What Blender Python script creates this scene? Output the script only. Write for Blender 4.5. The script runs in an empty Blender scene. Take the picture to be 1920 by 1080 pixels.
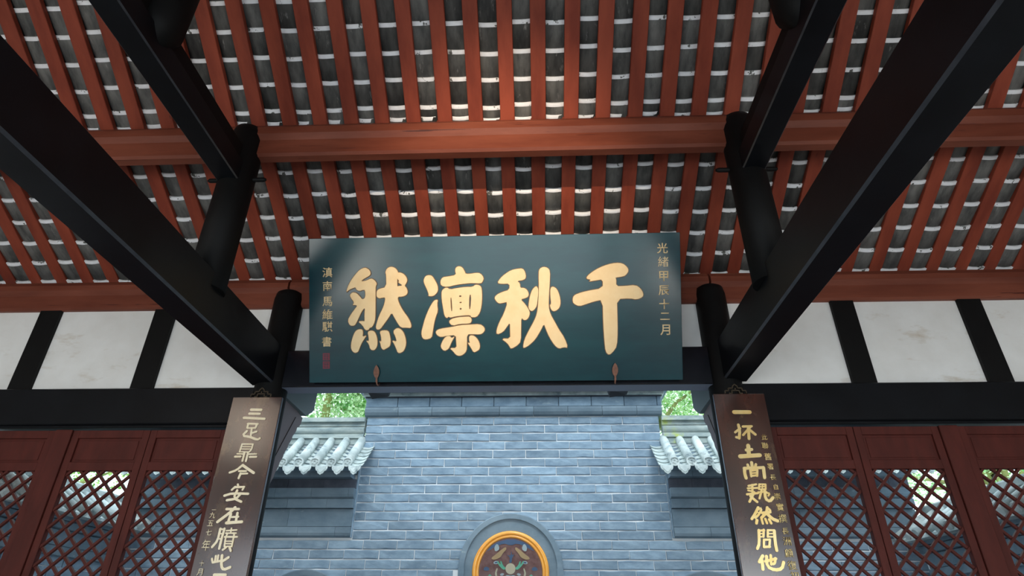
import bpy, bmesh, math, random
from mathutils import Vector, Matrix, Euler
random.seed(7)
C = bpy.context.scene.collection
H0 = 1.6                       # eye height; every z below is measured from the eye and lifted by H0

# ------------------------------------------------------------------ camera
def camera():
    pitch, yaw, roll = 0.5142, -0.0441, 0.0078
    cp, sp, cy, sy = math.cos(pitch), math.sin(pitch), math.cos(yaw), math.sin(yaw)
    f = Vector((sy*cp, cy*cp, sp)); r0 = Vector((cy, -sy, 0)); u0 = r0.cross(f)
    r = r0*math.cos(roll) + u0*math.sin(roll); u = -r0*math.sin(roll) + u0*math.cos(roll)
    cam = bpy.data.objects.new('camera', bpy.data.cameras.new('camera')); C.objects.link(cam)
    m = Matrix((r, u, -f)).transposed().to_4x4(); m.translation = (0.361, 0, H0)
    cam.matrix_world = m
    cam.data.sensor_width = 36; cam.data.lens = 1139.7/1920*36; cam.data.clip_end = 200
    bpy.context.scene.camera = cam
camera()

# ------------------------------------------------------------------ world, sun, lamps, exposure
sc = bpy.context.scene
w = bpy.data.worlds.new('overcast_sky'); sc.world = w; w.use_nodes = True
bg = w.node_tree.nodes['Background']; bg.inputs[0].default_value = (0.74, 0.89, 1.0, 1); bg.inputs[1].default_value = 3.0
def lamp(kind, name, loc, target, energy, color, **kw):
    d = bpy.data.lights.new(name, kind); d.energy = energy; d.color = color
    for k, v in kw.items(): setattr(d, k, v)
    o = bpy.data.objects.new(name, d); C.objects.link(o); o.location = loc
    o.rotation_euler = (Vector(target)-Vector(loc)).to_track_quat('-Z', 'Y').to_euler()
    return o
lamp('SUN', 'sun', (2, -4, 12), (0.6, 8, -2), 1.0, (1, .97, .9), angle=math.radians(12))
# the spotlight on the rear beam that lights the plaque
lamp('SPOT', 'plaque_spotlight', (0.15, -1.0, H0+2.62), (0.05, 4.3, H0+3.05), 1100, (1, .80, .58), spot_size=math.radians(34), spot_blend=1.0, shadow_soft_size=.018)
# added fill, boosting the daylight through the open rear front of the hall
lamp('AREA', 'rear_daylight_fill', (0, -3.4, H0-.3), (0, 3.5, H0+2.6), 92, (.80, .91, 1.0), shape='RECTANGLE', size=5.0, size_y=2.6)
for sx in (-1, 1):
    lamp('AREA', 'rear_bay_fill', (sx*4.0, -3.3, H0-.2), (sx*4.2, 5, H0+1.9), 78, (1.0, .95, .88), shape='RECTANGLE', size=2.1, size_y=2.4)  # added to brighten the white panels above the doors
# unseen lights added in the side bays for the sheen on the hanging boards
lamp('AREA', 'left_board_sheen_light', (-5.0, -1.2, H0+3.25), (-2, 4.8, H0+1.4), 15, (1, .86, .70), shape='RECTANGLE', size=1.0, size_y=1.0)
lamp('AREA', 'right_board_sheen_light', (3.95, -1.2, H0+2.6), (2, 4.8, H0+1.3), 2.2, (1, .86, .70), shape='RECTANGLE', size=.7, size_y=1.3)
sc.view_settings.view_transform = 'Standard'; sc.view_settings.look = 'None'
sc.view_settings.exposure = 0.0; sc.view_settings.gamma = 1; sc.view_settings.use_curve_mapping = False

# ------------------------------------------------------------------ materials
def mat(name, col, rough=.6, col2=None, scale=6, stretch=(1, 1, 1), bump=0., coat=0., metal=0., detail=6, rand=0., obj=False, spec=.5, lo=.35, hi=.65):
    m = bpy.data.materials.new(name); m.use_nodes = True; nt = m.node_tree; N = nt.nodes; L = nt.links
    b = N['Principled BSDF']; b.inputs['Roughness'].default_value = rough; b.inputs['Metallic'].default_value = metal
    b.inputs['Coat Weight'].default_value = coat; b.inputs['Coat Roughness'].default_value = .12
    b.inputs['Specular IOR Level'].default_value = spec
    b.inputs['Base Color'].default_value = (*col, 1)
    out = None
    if col2 or bump:
        tc = N.new('ShaderNodeTexCoord'); mp = N.new('ShaderNodeMapping'); mp.inputs['Scale'].default_value = stretch
        g = N.new('ShaderNodeNewGeometry')
        L.new(tc.outputs['Object'] if obj else g.outputs['Position'], mp.inputs[0])
        n = N.new('ShaderNodeTexNoise'); n.inputs['Scale'].default_value = scale; n.inputs['Detail'].default_value = detail; n.inputs['Roughness'].default_value = .6
        L.new(mp.outputs[0], n.inputs['Vector'])
    if col2:
        cr = N.new('ShaderNodeValToRGB'); cr.color_ramp.elements[0].position = lo; cr.color_ramp.elements[1].position = hi
        cr.color_ramp.elements[0].color = (*col, 1); cr.color_ramp.elements[1].color = (*col2, 1)
        L.new(n.outputs['Fac'], cr.inputs[0]); out = cr.outputs[0]
        L.new(out, b.inputs['Base Color'])
    if rand:
        oi = N.new('ShaderNodeObjectInfo'); hs = N.new('ShaderNodeHueSaturation')
        mr = N.new('ShaderNodeMapRange'); mr.inputs[3].default_value = 1-rand; mr.inputs[4].default_value = 1+rand
        L.new(oi.outputs['Random'], mr.inputs[0]); L.new(mr.outputs[0], hs.inputs['Value'])
        if out: L.new(out, hs.inputs['Color'])
        else: hs.inputs['Color'].default_value = (*col, 1)
        out = hs.outputs[0]; L.new(out, b.inputs['Base Color'])
    if bump:
        bp = N.new('ShaderNodeBump'); bp.inputs['Strength'].default_value = bump; bp.inputs['Distance'].default_value = .01
        L.new(n.outputs['Fac'], bp.inputs['Height']); L.new(bp.outputs[0], b.inputs['Normal'])
    return m
def add_spots(m, col, scale, lo, hi, stretch=(1, 1, 1), obj=False):
    """patches of another colour (stains, chips, paint wear) over the base colour"""
    nt = m.node_tree; N = nt.nodes; L = nt.links; b = N['Principled BSDF']
    g = N.new('ShaderNodeTexCoord' if obj else 'ShaderNodeNewGeometry'); mp = N.new('ShaderNodeMapping'); mp.inputs['Scale'].default_value = stretch
    L.new(g.outputs['Object' if obj else 'Position'], mp.inputs[0])
    n = N.new('ShaderNodeTexNoise'); n.inputs['Scale'].default_value = scale; n.inputs['Detail'].default_value = 8; n.inputs['Roughness'].default_value = .65
    L.new(mp.outputs[0], n.inputs['Vector'])
    cr = N.new('ShaderNodeValToRGB'); cr.color_ramp.elements[0].position = lo; cr.color_ramp.elements[1].position = hi
    L.new(n.outputs['Fac'], cr.inputs[0])
    mx = N.new('ShaderNodeMix'); mx.data_type = 'RGBA'
    src = b.inputs['Base Color'].links[0].from_socket if b.inputs['Base Color'].links else None
    if src: L.new(src, mx.inputs[6])
    else: mx.inputs[6].default_value = b.inputs['Base Color'].default_value
    mx.inputs[7].default_value = (*col, 1); L.new(cr.outputs[0], mx.inputs[0]); L.new(mx.outputs[2], b.inputs['Base Color'])
    return m
M = {}
M['red'] = mat('red_ochre_wood', (.19, .034, .018), .65, (.31, .062, .031), 5, (1, .25, .25), .25, rand=.12, spec=.25)
add_spots(M['red'], (.07, .018, .012), 14, .68, .74, (1, .3, .3))
M['purlin'] = mat('red_ochre_purlin', (.15, .035, .018), .55, (.235, .064, .035), 3.2, (.3, 1.6, 1.6), .45, spec=.3)
add_spots(M['purlin'], (.07, .014, .008), 5, .640, .652, (.16, 5, 5))
add_spots(M['purlin'], (.12, .03, .02), 9, .665, .70, (.22, 3, 3))
M['edge_highlight'] = mat('beam_edge_highlight', (.022, .024, .030), .35, (.04, .042, .05), 12, spec=.6)  # light caught by the bevels, put in as a lighter colour
M['black'] = mat('black_lacquered_wood', (.0035, .004, .0052), .40, (.006, .007, .009), 4, (1, 1, 1), .1, spec=.18)
M['lintel'] = mat('glossy_black_lintel', (.006, .007, .010), .24, (.012, .013, .018), 4, (1, 1, 1), .05, spec=1.0)
M['blackrough'] = mat('black_painted_post', (.002, .002, .002), .6, (.004, .004, .004), 6, bump=.1, spec=.2)
M['plaster'] = mat('white_plaster', (.80, .78, .74), .85, (.88, .87, .84), 2.5, bump=.1)
add_spots(M['plaster'], (.52, .41, .28), 1.7, .60, .80, (1, 1, 3))
M['tile'] = mat('grey_clay_tile', (.06, .060, .058), .8, (.155, .152, .142), 7, (1.6, .5, .5), .3, rand=.45, spec=.2)
add_spots(M['tile'], (.32, .31, .29), 11, .62, .74, (1.8, .5, .5))
M['lime'] = mat('white_limewashed_tile_edge', (.80, .80, .82), .8, (.88, .88, .90), 20)
add_spots(M['lime'], (.10, .10, .09), 13, .60, .615)
M['cover'] = mat('dark_cover_tiles', (.03, .03, .03), .8)
M['teal'] = mat('dark_teal_lacquer', (.001, .034, .046), .6, (.002, .046, .058), 2.2, (1, 1, 4), .04, coat=1.0, spec=.05)
b_ = M['teal'].node_tree.nodes['Principled BSDF']; b_.inputs['Coat Roughness'].default_value = .17; b_.inputs['Coat IOR'].default_value = 1.48
add_spots(M['teal'], (.10, .16, .17), 34, .74, .78, (.3, 1, 2))
M['gold'] = mat('cream_gold_leaf', (.84, .61, .32), .55, (.88, .67, .38), 12, bump=.06)
M['goldb'] = mat('bright_gold_leaf', (.93, .64, .22), .36, (.98, .78, .38), 9, bump=.05, metal=.5)
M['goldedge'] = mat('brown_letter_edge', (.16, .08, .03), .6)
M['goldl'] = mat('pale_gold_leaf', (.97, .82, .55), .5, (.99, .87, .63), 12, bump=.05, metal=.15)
M['seal'] = mat('crimson_seal', (.16, .010, .028), .5)
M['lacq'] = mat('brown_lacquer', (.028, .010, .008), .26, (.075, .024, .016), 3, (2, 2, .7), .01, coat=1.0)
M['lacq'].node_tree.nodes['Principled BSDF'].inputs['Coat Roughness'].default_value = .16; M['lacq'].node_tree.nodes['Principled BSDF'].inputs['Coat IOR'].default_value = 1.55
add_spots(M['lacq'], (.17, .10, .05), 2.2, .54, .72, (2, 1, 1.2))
M['door'] = mat('oxblood_door_wood', (.070, .013, .009), .6, (.10, .019, .013), 6, (2, 2, .5), .1, spec=.25)
M['spandrel'] = mat('brown_spandrel_wood', (.15, .115, .12), .5)
M['arm'] = mat('grey_green_beam_paint', (.10, .13, .14), .5)
M['rust'] = mat('rusty_iron', (.16, .07, .045), .7, (.24, .11, .07), 40, bump=.2)
M['bronze'] = mat('dull_bronze', (.06, .042, .024), .55, metal=.4)
M['iron'] = mat('black_iron', (.012, .012, .015), .5)
M['brick'] = mat('blue_grey_brick', (.165, .245, .325), .85, (.27, .37, .46), 5, (1, 1, 2), .5, rand=.16)
add_spots(M['brick'], (.34, .43, .48), 9, .62, .72, (.6, 1, 1.6))
M['mortar'] = mat('pale_lime_mortar', (.74, .80, .84), .9, (.84, .85, .85), 10)
M['stone'] = mat('blue_grey_moulded_brick', (.13, .19, .24), .85, (.21, .28, .335), 4, (.6, 1, 1), .4, rand=.12)
add_spots(M['stone'], (.32, .40, .43), 8, .64, .74, (.6, 1, 1.6))
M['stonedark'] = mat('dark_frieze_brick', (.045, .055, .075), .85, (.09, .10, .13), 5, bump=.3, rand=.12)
M['rooftile'] = mat('weathered_barrel_tile', (.36, .43, .43), .8, (.60, .66, .64), 6, bump=.4, rand=.12)
add_spots(M['rooftile'], (.17, .23, .25), 5, .56, .70)
M['moss'] = mat('mossy_ridge_tile', (.24, .31, .32), .85, (.46, .52, .49), 5, (1, 2, 3), .4)
add_spots(M['moss'], (.46, .56, .12), 2.1, .56, .66)
M['orange'] = mat('orange_glazed_ring', (.85, .33, .03), .22, (.95, .44, .06), 5, coat=.6)
M['maroon'] = mat('faded_maroon_relief', (.13, .055, .05), .6, (.21, .11, .10), 18, bump=.2)
M['ogreen'] = mat('relief_green', (.10, .42, .28), .55)
M['oblue'] = mat('relief_blue', (.045, .10, .20), .55)
M['opale'] = mat('relief_pale_blue', (.36, .46, .50), .55)
M['otan'] = mat('relief_tan', (.40, .28, .14), .55)
M['ocream'] = mat('relief_cream', (.50, .46, .33), .55)
M['glass'] = mat('clear_glass', (1, 1, 1), .03)
M['glass'].node_tree.nodes['Principled BSDF'].inputs['Transmission Weight'].default_value = 1
M['glass'].node_tree.nodes['Principled BSDF'].inputs['IOR'].default_value = 1.12
M['leaf'] = mat('tree_leaf', (.07, .26, .03), .6, (.62, .84, .30), 6, detail=5, lo=.38, hi=.62)
M['leaf2'] = mat('pale_tree_leaf', (.14, .40, .10), .6, (.80, .95, .62), 6, detail=5, lo=.38, hi=.60)
for k in ('leaf', 'leaf2'):
    m = M[k]; N = m.node_tree.nodes; L = m.node_tree.links; b = N['Principled BSDF']
    tr = N.new('ShaderNodeBsdfTranslucent'); mx = N.new('ShaderNodeMixShader'); mx.inputs[0].default_value = .45
    L.new(b.inputs['Base Color'].links[0].from_socket, tr.inputs[0])
    L.new(b.outputs[0], mx.inputs[1]); L.new(tr.outputs[0], mx.inputs[2]); L.new(mx.outputs[0], N['Material Output'].inputs[0])
M['bark'] = mat('mossy_bark', (.14, .15, .05), .9, (.30, .32, .10), 8, (1, 1, .3), .6)
M['paving'] = mat('pale_stone_paving', (.52, .53, .52), .85, (.64, .64, .62), 2, bump=.2)
M['floor'] = mat('grey_floor_slabs', (.30, .29, .28), .6, (.40, .385, .37), 2, bump=.1)

# ------------------------------------------------------------------ builders
WL = {}
def tag(o, label=None, cat=None, group=None, kind=None):
    if label: o['label'] = label
    if cat: o['category'] = cat
    if group: o['group'] = group
    if kind: o['kind'] = kind
    return o
def thing(name, loc, label=None, cat=None, group=None, kind=None):
    o = bpy.data.objects.new(name, None); C.objects.link(o); o.empty_display_size = .1
    v = Vector((loc[0], loc[1], loc[2]+H0)); o.location = v; WL[o.name] = v
    return tag(o, label, cat, group, kind)
def place(name, mesh, world, parent=None, rot=(0, 0, 0), scale=(1, 1, 1), **kw):
    """world: lifted coordinates"""
    o = bpy.data.objects.new(name, mesh); C.objects.link(o)
    p = WL[parent.name] if parent else Vector((0, 0, 0))
    o.parent = parent; o.location = Vector(world)-p; o.rotation_euler = rot; o.scale = scale
    WL[o.name] = Vector(world)
    return tag(o, **kw)
class MB:
    def __init__(s): s.v = []; s.f = []; s.m = []; s.sm = []
    def add(s, vs, fs, m=0, smooth=False):
        n = len(s.v); s.v += [Vector(p) for p in vs]; s.f += [[n+i for i in f] for f in fs]; s.m += [m]*len(fs); s.sm += [smooth]*len(fs); return s
    def box(s, x0, x1, y0, y1, z0, z1, m=0):
        vs = [(x, y, z) for x in (x0, x1) for y in (y0, y1) for z in (z0, z1)]
        return s.add(vs, [(0, 1, 3, 2), (4, 6, 7, 5), (0, 4, 5, 1), (2, 3, 7, 6), (0, 2, 6, 4), (1, 5, 7, 3)], m)
    def sweep(s, prof, a, b, ax, m=0, smooth=False):
        """closed profile in the two axes other than ax, extruded from a to b along ax"""
        n = len(prof); vs = []
        for t in (a, b):
            for p, q in prof:
                vs.append({0: (t, p, q), 1: (p, t, q), 2: (p, q, t)}[ax])
        s.add(vs, [[i, (i+1) % n, n+(i+1) % n, n+i] for i in range(n)], m, smooth)
        return s.add(vs, [list(range(n))[::-1], list(range(n, 2*n))], m)
    def tube(s, pts, rad, seg=12, m=0, cap=True, smooth=True):
        pts = [Vector(p) for p in pts]; rings = []
        for i, p in enumerate(pts):
            d = (pts[min(i+1, len(pts)-1)]-pts[max(i-1, 0)]).normalized()
            a = d.cross(Vector((0, 0, 1))) if abs(d.z) < .9 else d.cross(Vector((1, 0, 0))); a.normalize(); b = d.cross(a)
            r = rad[i] if isinstance(rad, (list, tuple)) else rad
            rings.append([p+r*(a*math.cos(6.28318*k/seg)+b*math.sin(6.28318*k/seg)) for k in range(seg)])
        vs = [q for r in rings for q in r]; fs = []
        for i in range(len(pts)-1):
            for k in range(seg): fs.append((i*seg+k, i*seg+(k+1) % seg, (i+1)*seg+(k+1) % seg, (i+1)*seg+k))
        s.add(vs, fs, m, smooth)
        if cap: s.add(vs, [list(range(seg))[::-1], [len(vs)-seg+k for k in range(seg)]], m)
        return s
    def bar(s, a, b, w, h, m=0):
        """box beam from a to b, in the XZ plane, w wide in the plane, h deep in Y"""
        a, b = Vector(a), Vector(b); d = (b-a).normalized(); n = Vector((-d.z, 0, d.x))*w/2; y = Vector((0, h/2, 0))
        vs = [p+i*n+j*y for p in (a, b) for i in (-1, 1) for j in (-1, 1)]
        return s.add(vs, [(0, 1, 3, 2), (4, 6, 7, 5), (0, 4, 5, 1), (2, 3, 7, 6), (0, 2, 6, 4), (1, 5, 7, 3)], m)
    def mesh(s, name, mats, origin=None):
        o = origin if origin is not None else Vector((0, 0, 0))
        me = bpy.data.meshes.new(name); me.from_pydata([tuple(p-o) for p in s.v], [], s.f)
        for q in (mats if isinstance(mats, (list, tuple)) else [mats]): me.materials.append(q)
        me.polygons.foreach_set('material_index', s.m); me.polygons.foreach_set('use_smooth', s.sm)
        bm = bmesh.new(); bm.from_mesh(me); bmesh.ops.remove_doubles(bm, verts=bm.verts, dist=1e-5); bmesh.ops.recalc_face_normals(bm, faces=bm.faces); bm.to_mesh(me); bm.free()
        return me
    def build(s, name, mats, parent=None, bevel=0, base=None, **kw):
        xs = [p.x for p in s.v]; ys = [p.y for p in s.v]; zs = [p.z for p in s.v]
        o = Vector(((min(xs)+max(xs))/2, (min(ys)+max(ys))/2, min(zs))) if base is None else Vector(base)
        me = s.mesh(name, mats, o)
        if bevel:
            bm = bmesh.new(); bm.from_mesh(me); bmesh.ops.bevel(bm, geom=list(bm.edges), offset=bevel, segments=1, affect='EDGES', clamp_overlap=True); bm.to_mesh(me); bm.free()
        return place(name, me, o+Vector((0, 0, H0)), parent, **kw)
def rect(x0, x1, z0, z1, c=.012):
    """chamfered rectangle profile"""
    return [(x0+c, z0), (x1-c, z0), (x1, z0+c), (x1, z1-c), (x1-c, z1), (x0+c, z1), (x0, z1-c), (x0, z0+c)]
def circ(cx, cy, r, n=20): return [(cx+r*math.cos(2*math.pi*k/n), cy+r*math.sin(2*math.pi*k/n)) for k in range(n)]

# ------------------------------------------------------------------ ground and floor
MB().box(-6.2, 6.2, -3.4, 5.6, -1.75, -1.6).build('floor', M['floor'], kind='structure', label='grey stone floor of the open hall')
MB().box(-14, 14, 5.6, 22, -1.95, -1.75).box(-14, 14, -14, -3.4, -1.95, -1.75).build('ground', M['paving'], kind='structure', label='pale stone paving around the hall')

# ------------------------------------------------------------------ roof: heights of the rafters' underside
PROF = [(6.25, 2.32), (5.0, 2.93), (3.62, 3.735), (2.3, 4.61), (1.0, 5.65), (-.3, 4.61), (-1.62, 3.735), (-3.0, 2.93), (-4.25, 2.32)]
def zr(y):
    for (a, za), (b, zb) in zip(PROF, PROF[1:]):
        if b <= y <= a: return za+(zb-za)*(a-y)/(a-b)
    return PROF[0][1]
mb = MB()
for (a, za), (b, zb) in zip(PROF, PROF[1:]):
    x0, x1 = -6.3, 6.3
    vs = [(x, y, z+d) for x in (x0, x1) for y, z in ((a, za), (b, zb)) for d in (.125, .20)]
    mb.add(vs, [(0, 1, 3, 2), (4, 6, 7, 5), (0, 4, 5, 1), (2, 3, 7, 6), (0, 2, 6, 4), (1, 5, 7, 3)])
ceiling = mb.build('ceiling', M['cover'], kind='structure', label='pitched roof of red rafters over grey clay tiles with white edges', base=(0, 1, 3))
def rafter_mesh(ya, yb, wd, th=.05, za=None):
    za, zb = za or zr(ya), zr(yb); mb = MB()
    # origin at the lower end
    vs = [(x, y, z) for x in (0, wd) for y, z0 in ((0, 0), (yb-ya, zb-za)) for z in (z0, z0+th*1.15)]
    mb.add(vs, [(0, 1, 3, 2), (4, 6, 7, 5), (0, 4, 5, 1), (2, 3, 7, 6), (0, 2, 6, 4), (1, 5, 7, 3)])
    me = mb.mesh('rafter', M['red'])
    bm = bmesh.new(); bm.from_mesh(me); bmesh.ops.bevel(bm, geom=list(bm.edges), offset=.004, segments=1, affect='EDGES'); bm.to_mesh(me); bm.free()
    return me
S1, X1 = .2623, -1.492       # lower tier
S2, X2 = .2617, -1.742       # upper tier
rl, ru, ro = rafter_mesh(6.22, 3.72, .118), rafter_mesh(3.80, 2.3, .119, za=3.616), rafter_mesh(2.3, 1.0, .119)
for i in range(-17, 29):
    x = X1+S1*i
    if abs(x) < 6: place('rafter', rl, (x+random.uniform(-.004, .004), 6.22, zr(6.22)+H0), ceiling)
for i in range(-16, 30):
    x = X2+S2*i
    if abs(x) < 6:
        place('rafter', ru, (x+random.uniform(-.004, .004), 3.80, 3.616+H0), ceiling)
        if abs(x) < 3.2: place('rafter', ro, (x, 2.3, zr(2.3)+H0), ceiling)
mb = MB()
for i in range(-16, 30):
    x = X2+S2*i
    for ya, yb in ((1.0, -.3), (-.3, -1.62), (-1.62, -4.2)):
        za, zb = zr(ya), zr(yb)
        vs = [(xx, y, z) for xx in (x, x+.119) for y, z0 in ((ya, za), (yb, zb)) for z in (z0, z0+.055)]
        mb.add(vs, [(0, 1, 3, 2), (4, 6, 7, 5), (0, 4, 5, 1), (2, 3, 7, 6), (0, 2, 6, 4), (1, 5, 7, 3)])
mb.build('rear_rafters', M['red'], ceiling, kind='stuff')
# pan tiles: a shallow arc, its uphill end limewashed
def tile_mb(w=.098, L=.245, sag=.030, th=.019, seg=6, chip=0, band=.032):
    mb = MB(); top, bot = [], []
    for j in (0, band/L, 1):
        for k in range(seg+1):
            x = -w+2*w*k/seg; z = .062-sag*(1-(x/w)**2)
            dy = 0
            if chip and k in (chip, chip+1): dy = .0
            bot.append((x, dy+j*L, z)); top.append((x, dy+j*L, z+th))
    n = seg+1; vs = bot+top; q = 3*n
    mb.add(vs, [(k, k+1, n+k+1, n+k) for k in range(seg)], 1, True)                  # limewashed lip on the underside
    mb.add(vs, [(n+k, n+k+1, 2*n+k+1, 2*n+k) for k in range(seg)], 0, True)
    mb.add(vs, [(q+k, q+2*n+k, q+2*n+k+1, q+k+1) for k in range(seg)], 0, True)
    mb.add(vs, [(k, q+k, q+k+1, k+1) for k in range(seg)], 1)                       # uphill end, white
    mb.add(vs, [(2*n+k, 2*n+k+1, q+2*n+k+1, q+2*n+k) for k in range(seg)], 0)
    mb.add(vs, [(0, 2*n, q+2*n, q), (seg, q+seg, q+2*n+seg, 2*n+seg)], 0)
    return mb
tile_me = tile_mb().mesh('tile', [M['tile'], M['lime']])
tiles = []
for i in range(-17, 29):
    x = X1+S1*i+.190
    if abs(x) > 5.9: continue
    off = random.uniform(-.012, .012)
    for k in range(-2, 12): tiles.append((x+random.uniform(-.005, .005), 4.055+.187*k+off+random.uniform(-.006, .006), 0))
for i in range(-16, 30):
    x = X2+S2*i+.190
    if abs(x) > 5.9: continue
    off = random.uniform(-.014, .014)
    for k in range(-3, 5):
        if 2.887+.175*k < 3.63: tiles.append((x+random.uniform(-.005, .005), 2.887+.175*k+off+random.uniform(-.006, .006), 1))
def tile_matrix(t):
    x, y, up = t
    sl = math.atan(.692 if up else .5899) if y < 5 else math.atan(.488)
    tilt = math.atan(.021/.213)
    return Matrix.Translation((x, y, zr(min(y, 6.24))+H0)) @ Euler((-sl+tilt, random.uniform(-.02, .02), random.uniform(-.015, .015))).to_matrix().to_4x4()
tiles = [t for t in tiles if abs(t[0]-.36) < 1.02*t[1]+.3 and t[1] < 5.2]+[t for t in tiles if t[1] >= 5.2 or abs(t[0]-.36) >= 1.02*t[1]+.3]
vis = [t for t in tiles if abs(t[0]-.36) < 1.02*t[1]+.3 and t[1] < 5.05]
vis.sort(key=lambda t: (t[0]-.36)**2+t[1]**2+zr(t[1])**2)
# tiles hidden behind the plaque come last
hid = [t for t in vis if abs(t[0]) < 1.62 and t[1] > 4.62]
near = [t for t in vis if t not in hid][:300]; nearset = set(near)
for t in near:
    m = tile_matrix(t); o = place('tile', tile_me, m.translation, ceiling); o.rotation_euler = m.to_euler()
mb = MB(); tm = tile_mb()
for t in tiles:
    if t in nearset: continue
    m = tile_matrix(t); m.translation.z -= H0
    n = len(mb.v); mb.v += [m @ p for p in tm.v]; mb.f += [[n+i for i in f] for f in tm.f]; mb.m += tm.m; mb.sm += tm.sm
mb.build('far_tiles', [M['tile'], M['lime']], ceiling, kind='stuff')

# ------------------------------------------------------------------ purlins
def purlin(x0, x1, y, ztop, zbot, label, cl=.09, cb=.055):
    t = thing('purlin', ((x0+x1)/2, y, zbot), label, 'purlin', 'red purlins under the rafters')
    zm = zbot+(ztop-zbot)*.46
    ch = [(y-cl*.55, zm), (y+cl*.55, zm), (y+cl, zm+.05), (y+cl, ztop-.06), (y+cl*.55, ztop-.005), (y-cl*.55, ztop-.005), (y-cl, ztop-.06), (y-cl, zm+.05)]
    MB().sweep(ch, x0, x1, 0).build('log', M['purlin'], t)
    MB().sweep([(y-cb, zbot+.02), (y-cb+.02, zbot), (y+cb-.02, zbot), (y+cb, zbot+.02), (y+cb, zm+.01), (y-cb, zm+.01)], x0, x1, 0).build('board', M['purlin'], t)
    return t
purlin(-6, -2.02, 3.71, 3.66, 3.33, 'red purlin on the left, level with the middle one, behind the left diagonal beams')
purlin(-2.0, 1.98, 3.71, 3.66, 3.33, 'long red middle purlin crossing above the teal plaque, cracked along its length')
purlin(2.0, 6, 3.71, 3.66, 3.33, 'red purlin on the right, level with the middle one, behind the right beams')
purlin(-6, -1.98, 5.0, 2.93, 2.63, 'red eave purlin over the white panels left of the plaque')
purlin(-1.96, 1.96, 5.0, 2.93, 2.63, 'red eave purlin mostly hidden behind the teal plaque')
purlin(1.98, 6, 5.0, 2.93, 2.63, 'red eave purlin over the white panels right of the plaque')
for y, lb_ in ((2.36, 'red purlin just above the top edge of the view, on the upper short posts'), (1.0, 'red ridge purlin overhead'), (-.36, 'red purlin behind the ridge'), (-1.71, 'red purlin on the rear short posts'), (-3.0, 'red eave purlin over the open rear front')):
    z = zr(y); purlin(-6, 6, y, z-.02, z-.32, lb_)

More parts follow.
